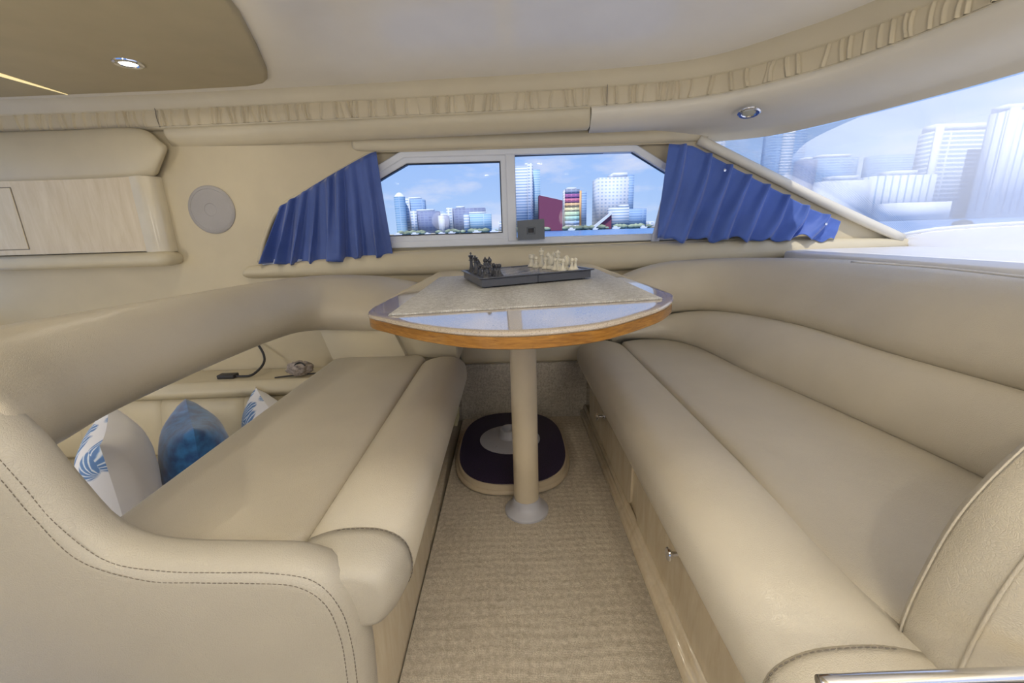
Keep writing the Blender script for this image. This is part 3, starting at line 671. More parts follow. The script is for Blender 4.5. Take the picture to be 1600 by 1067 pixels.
seatR = [(0.512, 0.42), (0.514, 0.9), (0.512, 1.4), (0.508, 1.86), (0.54, 1.93), (0.66, 1.955), (0.77, 1.93), (0.85, 1.80), (0.90, 1.45), (0.955, 1.1), (0.99, 0.78), (1.0, 0.42)]
prism('seat', smooth2(seatR, 110), [(0.30, 0.0), (0.382, 0.0), (0.395, 0.004), (0.403, 0.013), (0.407, 0.026), (0.409, 0.045)], 'Z', 'leather', rb)
LBt = [(0.50, 1.93, 0.405), (0.60, 1.935, 0.405), (0.72, 1.91, 0.402), (0.81, 1.76, 0.40), (0.845, 1.42, 0.40), (0.905, 1.10, 0.40), (0.95, 0.78, 0.40), (0.975, 0.38, 0.40)]
LTp = [(0.50, 1.955, 0.43), (0.62, 1.955, 0.475), (0.76, 1.92, 0.53), (0.90, 1.77, 0.562), (0.99, 1.43, 0.578), (1.00, 1.06, 0.58), (1.03, 0.76, 0.58), (1.05, 0.38, 0.58)]
lprof = [(0.1, -0.10), (0.0, -0.04), (0.0, -0.006), (0.03, 0.014), (0.10, 0.028), (0.25, 0.044), (0.45, 0.050), (0.65, 0.046), (0.82, 0.034), (0.93, 0.018), (0.985, 0.004), (1.0, -0.015), (1.0, -0.04), (0.9, -0.10)]
cushion('lower_back', LBt, LTp, 0.04, 0.1, 'leather', rb, (0.4, 0.9, 1.0), n=70, prof=lprof)
UBt = [tuple(Vector(p) + Vector((0, 0, 0.004))) for p in LTp]; UBt[0] = (0.46, 1.965, 0.42)
UTp = [(0.45, 2.02, 0.64), (0.56, 2.01, 0.715), (0.76, 1.99, 0.765), (1.06, 1.88, 0.772), (1.25, 1.52, 0.775), (1.24, 1.12, 0.776), (1.235, 0.80, 0.776), (1.235, 0.38, 0.776)]
uprof = [(0.1, -0.10), (0.0, -0.04), (0.0, -0.006), (0.025, 0.012), (0.08, 0.028), (0.2, 0.044), (0.4, 0.055), (0.6, 0.058), (0.78, 0.052), (0.90, 0.036), (0.97, 0.014), (1.0, -0.015), (1.0, -0.05), (0.9, -0.10)]
cushion('upper_back', UBt, UTp, 0.04, 0.1, 'leather', rb, (0.4, 0.9, 1.2), n=80, prof=uprof)
tube('piping', [PZ(1330, 409, 0.792), PZ(1450, 417, 0.792), PZ(1600, 433, 0.792), PZ(1700, 447, 0.792)], 0.003, 'dash_white', rb, 8)
# near arm on the right
AR = [(0.512, 0.20), (0.500, 0.30), (0.492, 0.385), (0.500, 0.47), (0.527, 0.575), (0.57, 0.650), (0.64, 0.725), (0.78, 0.80), (1.05, 0.86), (1.2, 0.80), (1.2, 0.20), (0.8, 0.15)]
ARs = smooth2(AR, 90)
prism('arm_panel', ARs, [(0.455, 0.05), (0.452, 0.030), (0.442, 0.010), (0.425, 0.0), (0.40, 0.002), (0.37, 0.010), (0.345, 0.024), (0.33, 0.045), (0.322, 0.075)], 'Y', 'leather', rb)
welt = [Vector((x, 0.4285, z)) for x, z in inset2(ARs, -0.0015)]
tube('piping', [p for p in welt if p.x < 0.9 and p.z > 0.22 and not (p.z < 0.3 and p.x > 0.6)][::3], 0.0014, 'leather', rb, 8)
tube('piping', [Vector((x, 0.368, z)) for x, z in inset2(ARs, 0.0095) if x < 0.9 and z > 0.22 and not (z < 0.3 and x > 0.6)][::3], 0.0022, 'leather', rb, 8)
prism('arm_boss', [(x, z) for x, z in smooth2([(0.66, 0.28), (0.64, 0.40), (0.67, 0.52), (0.74, 0.62), (0.86, 0.70), (1.1, 0.72), (1.1, 0.25)], 60)], [(0.34, 0.0), (0.322, 0.002), (0.312, 0.010), (0.306, 0.025)], 'Y', 'leather', rb)

# dash behind the right bench
dash = tag(prism('dashboard', [(1.42, 2.10), (1.30, 2.02), (1.27, 1.86), (1.29, 1.55), (1.275, 1.15), (1.27, 0.8), (1.27, -1.7), (1.98, -1.7), (1.97, 2.10)], [(0.60, 0), (0.780, 0.0), (0.788, 0.004), (0.791, 0.010)], 'Z', 'dash_white', None, True, 45), 'smooth white dashboard shelf behind the right bench', 'dashboard')

# chrome rail at the lower right
rail = thing('grab_rail', 'polished chrome rail in the lower right corner', 'rail', (0.6, 0.29, 0.4))
tube('rail_tube', [(0.29, 0.310, 0.484), (0.36, 0.310, 0.4855), (0.50, 0.310, 0.4865), (0.75, 0.310, 0.487)], 0.008, 'chrome', rail, 14)
tube('rail_post', [(0.66, 0.295, 0.482), (0.66, 0.295, -0.001)], 0.008, 'chrome', rail, 12)

# ================================================================== TABLE
tb = thing('dining_table', 'pedestal table with speckled beige top and honey wood rim between the benches', 'table', (0.033, 1.247, 0))
def table_outline(n=120):
    pts = [(0.385, 2.03), (0.395, 1.6), (0.401, 1.10), (0.385, 0.985), (0.33, 0.885), (0.268, 0.820), (0.174, 0.745), (0.09, 0.718), (0.0, 0.716), (-0.09, 0.748), (-0.19, 0.822), (-0.281, 0.912), (-0.335, 0.975), (-0.358, 1.06), (-0.362, 1.2), (-0.356, 1.6), (-0.348, 2.03)]
    S = [(p.x, p.y) for p in spline([(a, b, 0) for a, b in pts], n)]
    c1 = [(-0.348 + 0.05 * (1 - cos(a)), 2.03 + 0.05 * sin(a)) for a in (0.4, 0.8, 1.2, pi / 2)]
    c2 = [(0.385 - 0.05 * (1 - cos(a)), 2.03 + 0.05 * sin(a)) for a in (pi / 2, 1.2, 0.8, 0.4)]
    return S + c1 + c2
TO = table_outline()
def tilted(name, outline, levels, mat, parent, crisp=None):
    rings = [[Vector((x, y, tz(x) + l)) for x, y in inset2(outline, d)] for l, d in levels]
    o = loft(name, rings, mat, parent)
    if crisp: autosmooth(o, crisp)
    return o
tilted('table_top', TO, [(-0.010, 0.003), (-0.007, 0.0), (-0.004, 0.0005), (-0.0012, 0.003), (0.0, 0.007), (0.0, 0.02)], 'solid_surface', tb, 30)
rim_o = inset2(TO, 0.0035)
half = len(TO) // 2
V = []; Fc = []
tilted('wood_rim', TO, [(-0.0335, 0.012), (-0.034, 0.006), (-0.032, 0.0030), (-0.0105, 0.0030), (-0.0098, 0.012)], 'teak', tb, 35)
k = min(range(len(TO)), key=lambda i: abs(TO[i][0] - 0.012) + abs(TO[i][1] - 0.716))
tube('rim_joint', [(0.012, 0.7190, tz(0.012) - 0.011), (0.012, 0.7190, tz(0.012) - 0.0325)], 0.0007, 'stitch', tb, 6)
lathe('pedestal_post', [(0.0415, 0.03), (0.0415, 0.708), (0.06, 0.714)], 'post_cream', tb, (0.033, 1.247, 0), 40)
lathe('top_plate', [(0.11, 0.700), (0.115, 0.704), (0.115, 0.709), (0.02, 0.7135)], 'socket_grey', tb, (0.033, 1.247, 0), 40)
lathe('floor_flange', [(0.074, -0.003), (0.074, 0.004), (0.068, 0.010), (0.055, 0.018), (0.047, 0.032), (0.044, 0.048), (0.0425, 0.049), (0.0425, 0.02)], 'socket_grey', tb, (0.033, 1.247, 0), 40)

# woven mat
mo = [(PT(608, 494, 0).x, 0.935), (0.0, 0.940), (0.346, 0.951), (0.349, 1.3), (0.352, 1.725), (0.10, 1.95), (-0.30, 2.02), (-0.29, 1.6)]
mo = [(-0.277, 0.935), (0.0, 0.942), (0.346, 0.951), (0.349, 1.35), (0.350, 1.735), (0.0, 1.745), (-0.29, 1.75), (-0.284, 1.35)]
mt = thing('table_mat', 'woven beige placemat under the chess board', 'placemat', (0.03, 1.35, tz(0.03)))
tilted('weave', mo, [(0.0006, 0.0), (0.003, 0.0), (0.0036, 0.002)], 'mat_weave', mt, 30)
rings = [Vector((x, y, tz(x) + 0.0034)) for x, y in inset2(mo, 0.002)]
tube('mat_edge', [rings[0], rings[1], rings[2]], 0.0022, 'mat_weave', mt, 8)

# ================================================================== CHESS
BA = radians(15.5); bu = Vector((cos(BA), sin(BA))); bv = Vector((-sin(BA), cos(BA)))
BW, BH = 0.365, 0.325; BFc = Vector((-0.087, 1.293)); BC = BFc + bu * BW / 2 + bv * BH / 2
Z0 = 0.0045                              # board sits on the mat
def bpt(u, v, dz): p = BC + bu * u + bv * v; return Vector((p.x, p.y, tz(p.x) + Z0 + dz))
cb_ = thing('chess_board', 'dark grey folding chess board on the woven mat', 'chess board', bpt(0, 0, 0))
def bbox(name, u0, u1, v0, v1, z0, z1, mat, parent, flare=0.0):
    V = []
    for z, f in ((z0, 0), (z1, flare)):
        for u, v in ((u0 - f * (u0 < -0.1), v0 - f), (u1 + f * (u1 > 0.1), v0 - f), (u1 + f * (u1 > 0.1), v1 + f), (u0 - f * (u0 < -0.1), v1 + f)): V.append(bpt(u, v, z))
    return obj(name, V, [(0, 1, 2, 3), (4, 5, 6, 7), (0, 1, 5, 4), (1, 2, 6, 5), (2, 3, 7, 6), (3, 0, 4, 7)], mat, parent, False)
def mat_check():
    m, nt, b = nodes_of('board_squares')
    t = nt.nodes.new('ShaderNodeTexCoord'); mp = nt.nodes.new('ShaderNodeMapping')
    mp.inputs['Location'].default_value = (BC.x, BC.y, 0); mp.inputs['Rotation'].default_value = (0, 0, BA); mp.vector_type = 'TEXTURE'
    nt.links.new(t.outputs['Object'], mp.inputs[0])
    ck = N(nt, 'ShaderNodeTexChecker', Scale=26.0); nt.links.new(mp.outputs[0], ck.inputs['Vector'])
    ck.inputs['Color1'].default_value = (0.07, 0.06, 0.075, 1); ck.inputs['Color2'].default_value = (0.26, 0.25, 0.28, 1)
    nt.links.new(ck.outputs['Color'], b.inputs['Base Color']); b.inputs['Roughness'].default_value = 0.22
mat_check()
for s in (-1, 1):
    a, b = (-BW / 2, -0.0008) if s < 0 else (0.0008, BW / 2)
    hb = bbox('board_half', a, b, -BH / 2, BH / 2, 0.004, 0.026, 'board_grey', cb_)
    bbox('lip', a, b, -BH / 2, BH / 2, 0.0262, 0.0295, 'board_grey', hb, 0.009)
    ia, ib = (a + 0.010, b) if s < 0 else (a, b - 0.010)
    bbox('squares', ia, ib, -BH / 2 + 0.010, BH / 2 - 0.010, 0.0296, 0.0302, 'board_squares', hb)
    e = (a - 0.009, a + 0.004) if s < 0 else (b - 0.004, b + 0.009)
    bbox('raised_edge', e[0], e[1], -BH / 2 - 0.009, BH / 2 + 0.009, 0.0296, 0.0325, 'board_grey', hb)
    for v0 in (-BH / 2 - 0.009, BH / 2 - 0.004): bbox('raised_edge', a, b, v0, v0 + 0.013, 0.0296, 0.0325, 'board_grey', hb)
    for v0 in (-BH / 2 + 0.01, BH / 2 - 0.02): bbox('foot', (a + b) / 2 + s * 0.14 / 2 - 0.005, (a + b) / 2 + s * 0.14 / 2 + 0.005, v0, v0 + 0.01, 0.0, 0.0042, 'board_grey', hb)
PROF = {
 'pawn': (0.040, [(0.0, 0), (.31, 0), (.32, .06), (.27, .12), (.27, .15), (.20, .20), (.12, .36), (.085, .56), (.085, .60), (.145, .625), (.145, .645), (.08, .67), (.13, .72), (.165, .80), (.155, .90), (.10, .97), (0, 1.0)]),
 'rook': (0.044, [(0.0, 0), (.33, 0), (.34, .07), (.30, .13), (.28, .18), (.21, .24), (.165, .40), (.155, .66), (.23, .71), (.24, .76), (.24, .96), (.24, 1.0), (.16, 1.0), (.16, .90), (0, .90)]),
 'bishop': (0.056, [(0.0, 0), (.27, 0), (.275, .05), (.24, .10), (.23, .14), (.17, .20), (.11, .38), (.095, .56), (.165, .59), (.165, .62), (.10, .645), (.135, .70), (.155, .77), (.13, .85), (.07, .915), (.04, .93), (.055, .955), (.045, .985), (0, 1.0)]),
 'queen': (0.063, [(0.0, 0), (.25, 0), (.255, .05), (.22, .09), (.21, .13), (.15, .19), (.10, .38), (.085, .60), (.16, .63), (.16, .655), (.095, .68), (.11, .78), (.165, .86), (.155, .885), (.09, .90), (.05, .925), (.055, .955), (.04, .985), (0, 1.0)]),
 'king': (0.070, [(0.0, 0), (.235, 0), (.24, .045), (.21, .085), (.20, .12), (.14, .18), (.095, .36), (.08, .58), (.15, .605), (.15, .63), (.09, .655), (.10, .74), (.155, .82), (.145, .845), (.08, .86), (.05, .875), (0, .88)]),
}
PROTO = {}
def chess_proto(kind, mat):
    root = bpy.data.objects.new('chess_' + kind, None); root.empty_display_size = 0.02
    parts = []
    def add(o):
        COL.objects.unlink(o); parts.append(o); o['pp'] = 1; del o['pp']
    if kind == 'knight':
        H = 0.048
        add(lathe('base', [(0.0, 0), (.33 * .042, 0), (.34 * .042, .0026), (.30 * .042, .0052), (.29 * .042, .0072), (.20 * .042, .0100), (.19 * .042, .0125), (0, .0126)], mat, None, (0, 0, 0), 20))
        out = [(-0.0095, 0.012), (-0.0115, 0.022), (-0.009, 0.034), (-0.004, 0.043), (0.0, 0.048), (0.003, 0.0455), (0.006, 0.042), (0.0115, 0.035), (0.013, 0.031), (0.0115, 0.0285), (0.008, 0.029), (0.004, 0.0305), (0.006, 0.024), (0.0085, 0.017), (0.0085, 0.012)]
        add(prism('horse_head', out, [(-0.0055, 0.0022), (-0.0045, 0.0006), (-0.003, 0.0), (0.003, 0.0), (0.0045, 0.0006), (0.0055, 0.0022)], 'Y', mat, None))
        mane = [(-0.0135, 0.016), (-0.0140, 0.026), (-0.011, 0.038), (-0.005, 0.047), (-0.003, 0.044), (-0.008, 0.034), (-0.010, 0.022), (-0.010, 0.014)]
        add(prism('mane', mane, [(-0.0035, 0.0008), (-0.0028, 0.0), (0.0028, 0.0), (0.0035, 0.0008)], 'Y', mat, None))
    else:
        H, pr = PROF[kind]; w = {'pawn': 0.040, 'rook': 0.044, 'bishop': 0.050, 'queen': 0.058, 'king': 0.063}[kind]
        cut = 5 if kind != 'rook' else 5
        add(lathe('base', [(r * w, z * H) for r, z in pr[:cut]] + [(0.0, pr[cut - 1][1] * H + 0.0002)], mat, None, (0, 0, 0), 20))
        add(lathe('body', [(0.0, pr[cut - 1][1] * H)] + [(r * w, z * H) for r, z in pr[cut - 1:]], mat, None, (0, 0, 0), 20))
        if kind == 'king':
            bm = bmesh.new()
            for sx, sz, z in ((0.0028, 0.0105, 0.0655), (0.0080, 0.0030, 0.0665)):
                r = bmesh.ops.create_cube(bm, size=1.0)
                for v in r['verts']: v.co = Vector((v.co.x * sx, v.co.y * 0.0026, z + v.co.z * sz))
            add(from_bm('cross', bm, mat, None))
        if kind == 'rook':
            bm = bmesh.new()
            for q in range(5):
                r = bmesh.ops.create_cube(bm, size=1.0); a = 2 * pi * q / 5
                for v in r['verts']:
                    x, y = 0.0088 + v.co.x * 0.0036, v.co.y * 0.0062
                    v.co = Vector((x * cos(a) - y * sin(a), x * sin(a) + y * cos(a), 0.0448 + v.co.z * 0.004))
            add(from_bm('battlements', bm, mat, None))
    return root, parts
def place_piece(kind, colour, x, y, rot, label, group):
    key = (kind, colour)
    if key not in PROTO: PROTO[key] = chess_proto(kind, 'piece_black' if colour == 'black' else 'piece_ivory')
    root, parts = PROTO[key]
    r = root.copy(); COL.objects.link(r); r.location = (x, y, tz(x) + Z0 + 0.0303); r.rotation_euler = (0, -TILT, rot)
    r['label'] = label; r['category'] = 'chess piece'; r['group'] = group
    for p in parts:
        c = p.copy(); COL.objects.link(c); c.parent = r
def z6(a, b): return 690 + a * .1625, 370 + b * .1626
BL = [('king', 255, 343, 'black chess king, tallest dark piece at the far left of the board'),
      ('queen', 295, 360, 'black chess queen beside the black king'),
      ('knight', 352, 345, 'black chess knight at the back, behind the row of dark pawns'),
      ('bishop', 428, 352, 'black chess bishop, left one of the two pointed bishops'),
      ('bishop', 468, 350, 'black chess bishop, right one of the two pointed bishops'),
      ('pawn', 330, 378, 'black chess pawn next to the black queen'),
      ('pawn', 372, 392, 'black chess pawn second from the queen along the left edge'),
      ('pawn', 405, 398, 'black chess pawn just left of the front black knight'),
      ('knight', 458, 400, 'black chess knight at the front corner of the board'),
      ('pawn', 505, 372, 'black chess pawn, left of the three pawns ahead of the knight'),
      ('pawn', 533, 382, 'black chess pawn, middle of the three pawns ahead of the knight'),
      ('pawn', 575, 386, 'black chess pawn furthest forward towards the empty squares')]
WL = [('rook', 865, 288, 'white chess rook at the left end of the white pieces'),
      ('pawn', 908, 294, 'white chess pawn between the white rook and king'),
      ('king', 958, 290, 'white chess king, tallest ivory piece'),
      ('pawn', 998, 305, 'white chess pawn right of the white king'),
      ('bishop', 1022, 296, 'white chess bishop behind the pawn right of the king'),
      ('knight', 1045, 306, 'white chess knight left of the white queen'),
      ('bishop', 1072, 292, 'white chess bishop at the back, beside the queen'),
      ('queen', 1113, 300, 'white chess queen, second tallest ivory piece'),
      ('pawn', 1090, 320, 'white chess pawn in front of the white queen'),
      ('pawn', 1137, 325, 'white chess pawn just right of and before the queen'),
      ('pawn', 1187, 334, 'white chess pawn nearest the front edge of the board'),
      ('knight', 1196, 316, 'white chess knight behind the frontmost white pawn'),
      ('pawn', 1250, 322, 'white chess pawn second from the right end'),
      ('pawn', 1322, 326, 'white chess pawn at the far right of the board')]
for lst, colr, grp in ((BL, 'black', 'black chess pieces'), (WL, 'white', 'white chess pieces')):
    for kd, a, b, lab in lst:
        p = PT(*z6(a, b), Z0 + 0.0303); q = Vector((p.x, p.y)) - BC
        u = max(-BW / 2 + 0.016, min(BW / 2 - 0.016, q.dot(bu))); v = max(-BH / 2 + 0.016, min(BH / 2 - 0.016, q.dot(bv)))
        pp = BC + bu * u + bv * v
        place_piece(kd, colr, pp.x, pp.y, radians(15 if colr == 'black' else 195) + (radians(-60) if kd == 'knight' else 0), lab, grp)

# ================================================================== CURTAINS
def poly_at(P, t):
    P = [Vector(p) for p in P]; L = [0]
    for a, b in zip(P, P[1:]): L.append(L[-1] + (b - a).length)
    s = t * L[-1]
    for i in range(len(P) - 1):
        if s <= L[i + 1] or i == len(P) - 2: return P[i].lerp(P[i + 1], (s - L[i]) / (L[i + 1] - L[i]))
def curtain_mesh(name, top, bot, Y, wave, mat, parent, n=220, m=26, thick=0.003):
    V = []; Fc = []
    for i in range(n + 1):
        u = i / n; a = poly_at(top, u); b = poly_at(bot, u)
        for j in range(m + 1):
            v = j / m; p = a.lerp(b, v); dx, dy, dz = wave(u, v); V.append(Vector((p.x + dx, Y - dy, p.y + dz)))
    for i in range(n):
        for j in range(m): q = i * (m + 1) + j; Fc.append((q, q + 1, q + m + 2, q + m + 1))
    o = obj(name, V, Fc, mat, parent); md = o.modifiers.new('s', 'SOLIDIFY'); md.thickness = thick; md.offset = -1
    return o
def px2(pts, Y): return [(p.x, p.z) for p in (PY(x, y, Y) for x, y in pts)]
cl = thing('curtain', 'blue pleated curtain left of the side window hanging from a slanted edge', 'curtain', (-0.9, 2.11, 0.8), 'blue window curtains')
fl = [0.05, 0.16, 0.275, 0.40, 0.545, 0.63, 0.755, 0.90]
def wl(u, v):
    d = 0.0
    for k, c in enumerate(fl):
        cc = c + 0.03 * (v - 0.3) * sin(k * 2.1); d += (0.044 + 0.014 * sin(k * 1.7)) * (exp(-((u - cc) / 0.034) ** 2) - 0.25 * exp(-((u - cc - 0.05) / 0.02) ** 2))
    d += 0.004 * mnoise.noise(Vector((u * 14, v * 4, 1)))
    dz = -0.006 * sin(u * 31) * v ** 3 * (u < 0.85)
    return (0.010 * sin(u * 50 + 2 * v) * v, d * (0.35 + 0.65 * v), dz)
curtain_mesh('cloth', px2([(436, 330), (440, 322), (470, 303), (520, 274), (570, 245), (588, 238)], 2.125), px2([(404, 408), (440, 412), (500, 411), (560, 405), (611, 401)], 2.125), 2.125, wl, 'curtain_blue', cl)
curtain_mesh('lining', px2([(409, 405), (500, 405)], 2.132), px2([(412, 417), (430, 423), (455, 415), (470, 413)], 2.132), 2.132, lambda u, v: (0, 0.004 * sin(u * 30), 0), 'lining', cl, 40, 6)
tube('track', [(p[0], 2.137, p[1]) for p in px2([(436, 326), (500, 285), (570, 245), (588, 238)], 2.137)], 0.004, 'curtain_blue', cl, 8)
cr_ = thing('curtain', 'brighter blue pinch-pleated curtain under the windshield pillar on the right', 'curtain', (1.1, 2.11, 0.8), 'blue window curtains')
pl_ = [0.07, 0.20, 0.32, 0.44, 0.56, 0.68, 0.79, 0.90]
def wr(u, v):
    d = 0.0
    for k, c in enumerate(pl_):
        cc = c - 0.070 * (v ** 1.3) * (1 - 0.3 * sin(k)) + 0.012 * sin(3 * v + k)
        wdt = 0.010 + 0.030 * v; d += (0.034 * (1 - 0.25 * v)) * exp(-((u - cc) / wdt) ** 2)
        d -= 0.014 * (0.3 + v) * exp(-((u - cc - 0.045) / 0.022) ** 2)
    d += 0.008 * mnoise.noise(Vector((u * 9, v * 3, 5))) * v + 0.006
    return (0, d + 0.012, 0.010 * (sin(u * 33) + 0.6 * sin(u * 71 + 1)) * v ** 4)
curtain_mesh('cloth', px2([(1043, 226), (1080, 229), (1130, 256), (1200, 293), (1260, 325), (1309, 346)], 2.12), px2([(1022, 374), (1080, 375), (1150, 374), (1200, 376), (1250, 371), (1298, 377)], 2.12), 2.12, wr, 'curtain_blue_bright', cr_, 260)
curtain_mesh('lining', px2([(1036, 300), (1046, 300)], 2.13), px2([(1017, 377), (1030, 377)], 2.13), 2.13, lambda u, v: (0, 0.004 * sin(u * 6), 0), 'lining', cr_, 12, 8)
for x, y in ((1132, 266), (1290, 350)):
    p = PY(x, y, 2.07); o = lathe('snap_button', [(0.0, 0), (0.007, 0), (0.006, 0.003), (0, 0.004)], 'chrome', None, (0, 0, 0), 14)
    o.data.transform(Matrix.Translation((p.x, 2.068, p.z)) @ Matrix.Rotation(pi / 2, 4, 'X')); o.parent = cr_; o.matrix_parent_inverse = Matrix.Translation(-Vector(cr_.location))

# ---- small grey device on the window frame
a = PY(808, 345, 2.14); b = PY(851, 374, 2.14)
dv_ = thing('vent_box', 'small grey square box with a black square opening standing at the window', 'box', ((a.x + b.x) / 2, 2.14, b.z))
fr = [(a.x, b.z), (b.x, b.z + 0.002), (b.x - 0.001, a.z + 0.006), (a.x, a.z)]
cxm, czm = (a.x + b.x) / 2, (a.z + b.z) / 2 - 0.002
ho = [(cxm - 0.021, czm - 0.017), (cxm + 0.021, czm - 0.017), (cxm + 0.021, czm + 0.017), (cxm - 0.021, czm + 0.017)]
flat_with_hole('front_plate', fr, [ho], 2.136, 0.022, 'device_grey', dv_)
prism('dark_well', ho, [(2.150, 0.004), (2.157, 0)], 'Y', 'cable_black', dv_, False)
ringframe('inner_frame', ho, 0.007, 2.137, 2.152, 'device_grey', dv_, 0.002)

# ================================================================== WALL THINGS
# speaker
sp = thing('wall_speaker', 'round grey speaker grille set in the cream wall', 'speaker', (-1.44, 2.15, 1.06))
def disc_y(name, prof, loc, mat, par, seg=48):
    o = lathe(name, prof, mat, None, (0, 0, 0), seg); o.data.transform(Matrix.Rotation(pi / 2, 4, 'X')); o.location = Vector(loc) - Vector(par.location); o.parent = par; return o
disc_y('grille', [(0.0, 0.0), (0.096, 0.0), (0.096, 0.009), (0.060, 0.0125), (0.030, 0.0135), (0.028, 0.0115), (0.010, 0.0125), (0, 0.013)], (-1.435, 2.151, 1.062), 'grille', sp)
disc_y('outer_ring', [(0.094, 0.0), (0.112, 0.0), (0.112, 0.005), (0.106, 0.010), (0.097, 0.011), (0.094, 0.008)], (-1.435, 2.151, 1.062), 'grille', sp)
# wooden locker on the wall
lk = thing('wall_locker', 'glossy pale maple locker with cream edging on the left wall', 'locker', (-2.1, 1.98, 0.85))
def locker_outline(x1, r, y0, y1):
    return [(-2.7, y1), (-2.7, y0)] + [(x1 - r + r * sin(a), y0 + r - r * cos(a)) for a in [pi / 2 * i / 8 for i in range(9)]] + [(x1, y1)]
prism('locker_face', locker_outline(-1.690, 0.03, 2.075, 2.149), [(0.878, 0), (1.215, 0)], 'Z', 'maple', lk, True, 40)
prism('locker_end', [(-1.735, 2.149), (-1.735, 2.0735), (-1.715, 2.0725)] + [(-1.705 + 0.062 * sin(a), 2.135 - 0.063 * cos(a)) for a in [pi / 2 * i / 8 for i in range(9)]] + [(-1.643, 2.149)], [(0.872, 0), (1.216, 0)], 'Z', 'gloss_cream', lk, True, 40)
prism('bottom_moulding', locker_outline(-1.625, 0.06, 2.045, 2.149), [(0.806, 0.028), (0.812, 0.012), (0.824, 0.002), (0.840, 0.0), (0.856, 0.003), (0.868, 0.012), (0.874, 0.03)], 'Z', 'vinyl_pad', lk, True, 60)
prism('locker_door', rrect(-2.66, -2.290, 0.905, 1.180, 0.004, 2), [(2.0765, 0.0), (2.0730, 0.0), (2.0720, 0.001)], 'Y', 'maple', lk, True, 30)
rg = rrect(-2.664, -2.286, 0.901, 1.184, 0.004, 2)
ringframe('door_gap', rg, 0.004, 2.0742, 2.079, 'stitch', lk, 0.0005)

# downlights
def downlight(loc, label, lit=True, nrm=Vector((0, 0, -1)), power=LAMP_W, rad=0.046, tint=(1.0, 0.90, 0.72)):
    t = thing('ceiling_downlight', label, 'ceiling light', loc, 'recessed cabin downlights')
    q = nrm.to_track_quat('Z', 'Y').to_matrix().to_4x4()
    for nm, pr, mt_ in (('chrome_ring', [(rad * 0.62, 0.0), (rad, 0.0), (rad * 0.98, 0.004), (rad * 0.86, 0.0075), (rad * 0.66, 0.006), (rad * 0.60, 0.002)], 'chrome'),
                        ('lens', [(0.0, 0.0), (rad * 0.60, 0.0), (rad * 0.56, 0.0035), (rad * 0.3, 0.005), (0.0, 0.0055)], 'lamp_on' if lit else 'lamp_amber')):
        o = lathe(nm, pr, mt_, None, (0, 0, 0), 32); o.data.transform(q); o.parent = t
    if lit:
        ld = bpy.data.lights.new('bulb', 'AREA'); ld.shape = 'DISK'; ld.size = rad * 1.2; ld.energy = power; ld.color = tint; ld.spread = radians(170)
        lo = bpy.data.objects.new('bulb', ld); COL.objects.link(lo); lo.parent = t; lo.location = nrm * 0.012; lo.rotation_euler = nrm.to_track_quat('-Z', 'Y').to_euler()
    return t
downlight((-1.32, 1.692, 1.531), 'lit chrome downlight in the dark ceiling panel', power=LAMP_W * 0.35)
downlight((0.960, 1.825, 1.344), 'unlit amber chrome downlight in the windshield header', False, Vector((-0.10, -0.24, -1)).normalized(), rad=0.042)
for i, (x, y) in enumerate(((-1.35, 0.15), (-1.35, -1.1))):  # out-of-view downlights added to light the cabin
    downlight((x, y, 1.531), ['lit chrome downlight in the ceiling panel above the photographer, forward one', 'lit chrome downlight in the ceiling panel furthest aft'][i])
for i, (x, y) in enumerate(((0.35, -0.35), (-0.25, -1.2), (0.75, -1.3))):  # more out-of-view downlights, added as fill under the recess
    downlight((x, y, 1.608), ['lit chrome downlight in the ceiling recess behind the photographer', 'lit chrome downlight in the ceiling recess, middle one aft', 'lit chrome downlight in the ceiling recess near the helm'][i])

# unseen wall sconces added around the saloon as fill light
def sconce(loc, n, label, power):
    t = thing('wall_sconce', label, 'wall lamp', loc, 'saloon wall sconces'); L = Vector(loc); nv = Vector(n)
    q = nv.to_track_quat('Z', 'Y').to_matrix().to_4x4()
    o = lathe('back_plate', [(0.0, 0.0), (0.06, 0.0), (0.06, 0.010), (0.02, 0.016), (0.015, 0.05), (0.0, 0.05)], 'chrome', None, (0, 0, 0), 28); o.data.transform(q); o.parent = t
    o = lathe('glass_shade', [(0.0, 0.055), (0.05, 0.060), (0.075, 0.085), (0.08, 0.12), (0.06, 0.155), (0.0, 0.17)], 'shade_on', None, (0, 0, 0), 32); o.data.transform(q); o.parent = t
    ld = bpy.data.lights.new('bulb', 'POINT'); ld.energy = power; ld.shadow_soft_size = 0.12; ld.color = (1.0, 0.93, 0.80)
    lo = bpy.data.objects.new('bulb', ld); COL.objects.link(lo); lo.parent = t; lo.location = nv * 0.30
sconce((-0.9, -1.79, 1.50 - 0.42), (0, 1, 0), 'glowing wall sconce behind the photographer on the left', 6)
sconce((0.8, -1.79, 1.50 - 0.42), (0, 1, 0), 'glowing wall sconce behind the photographer on the right', 5)
sconce((-2.69, 0.55, 0.50), (1, 0, 0), 'glowing wall sconce on the aft wall', 16)

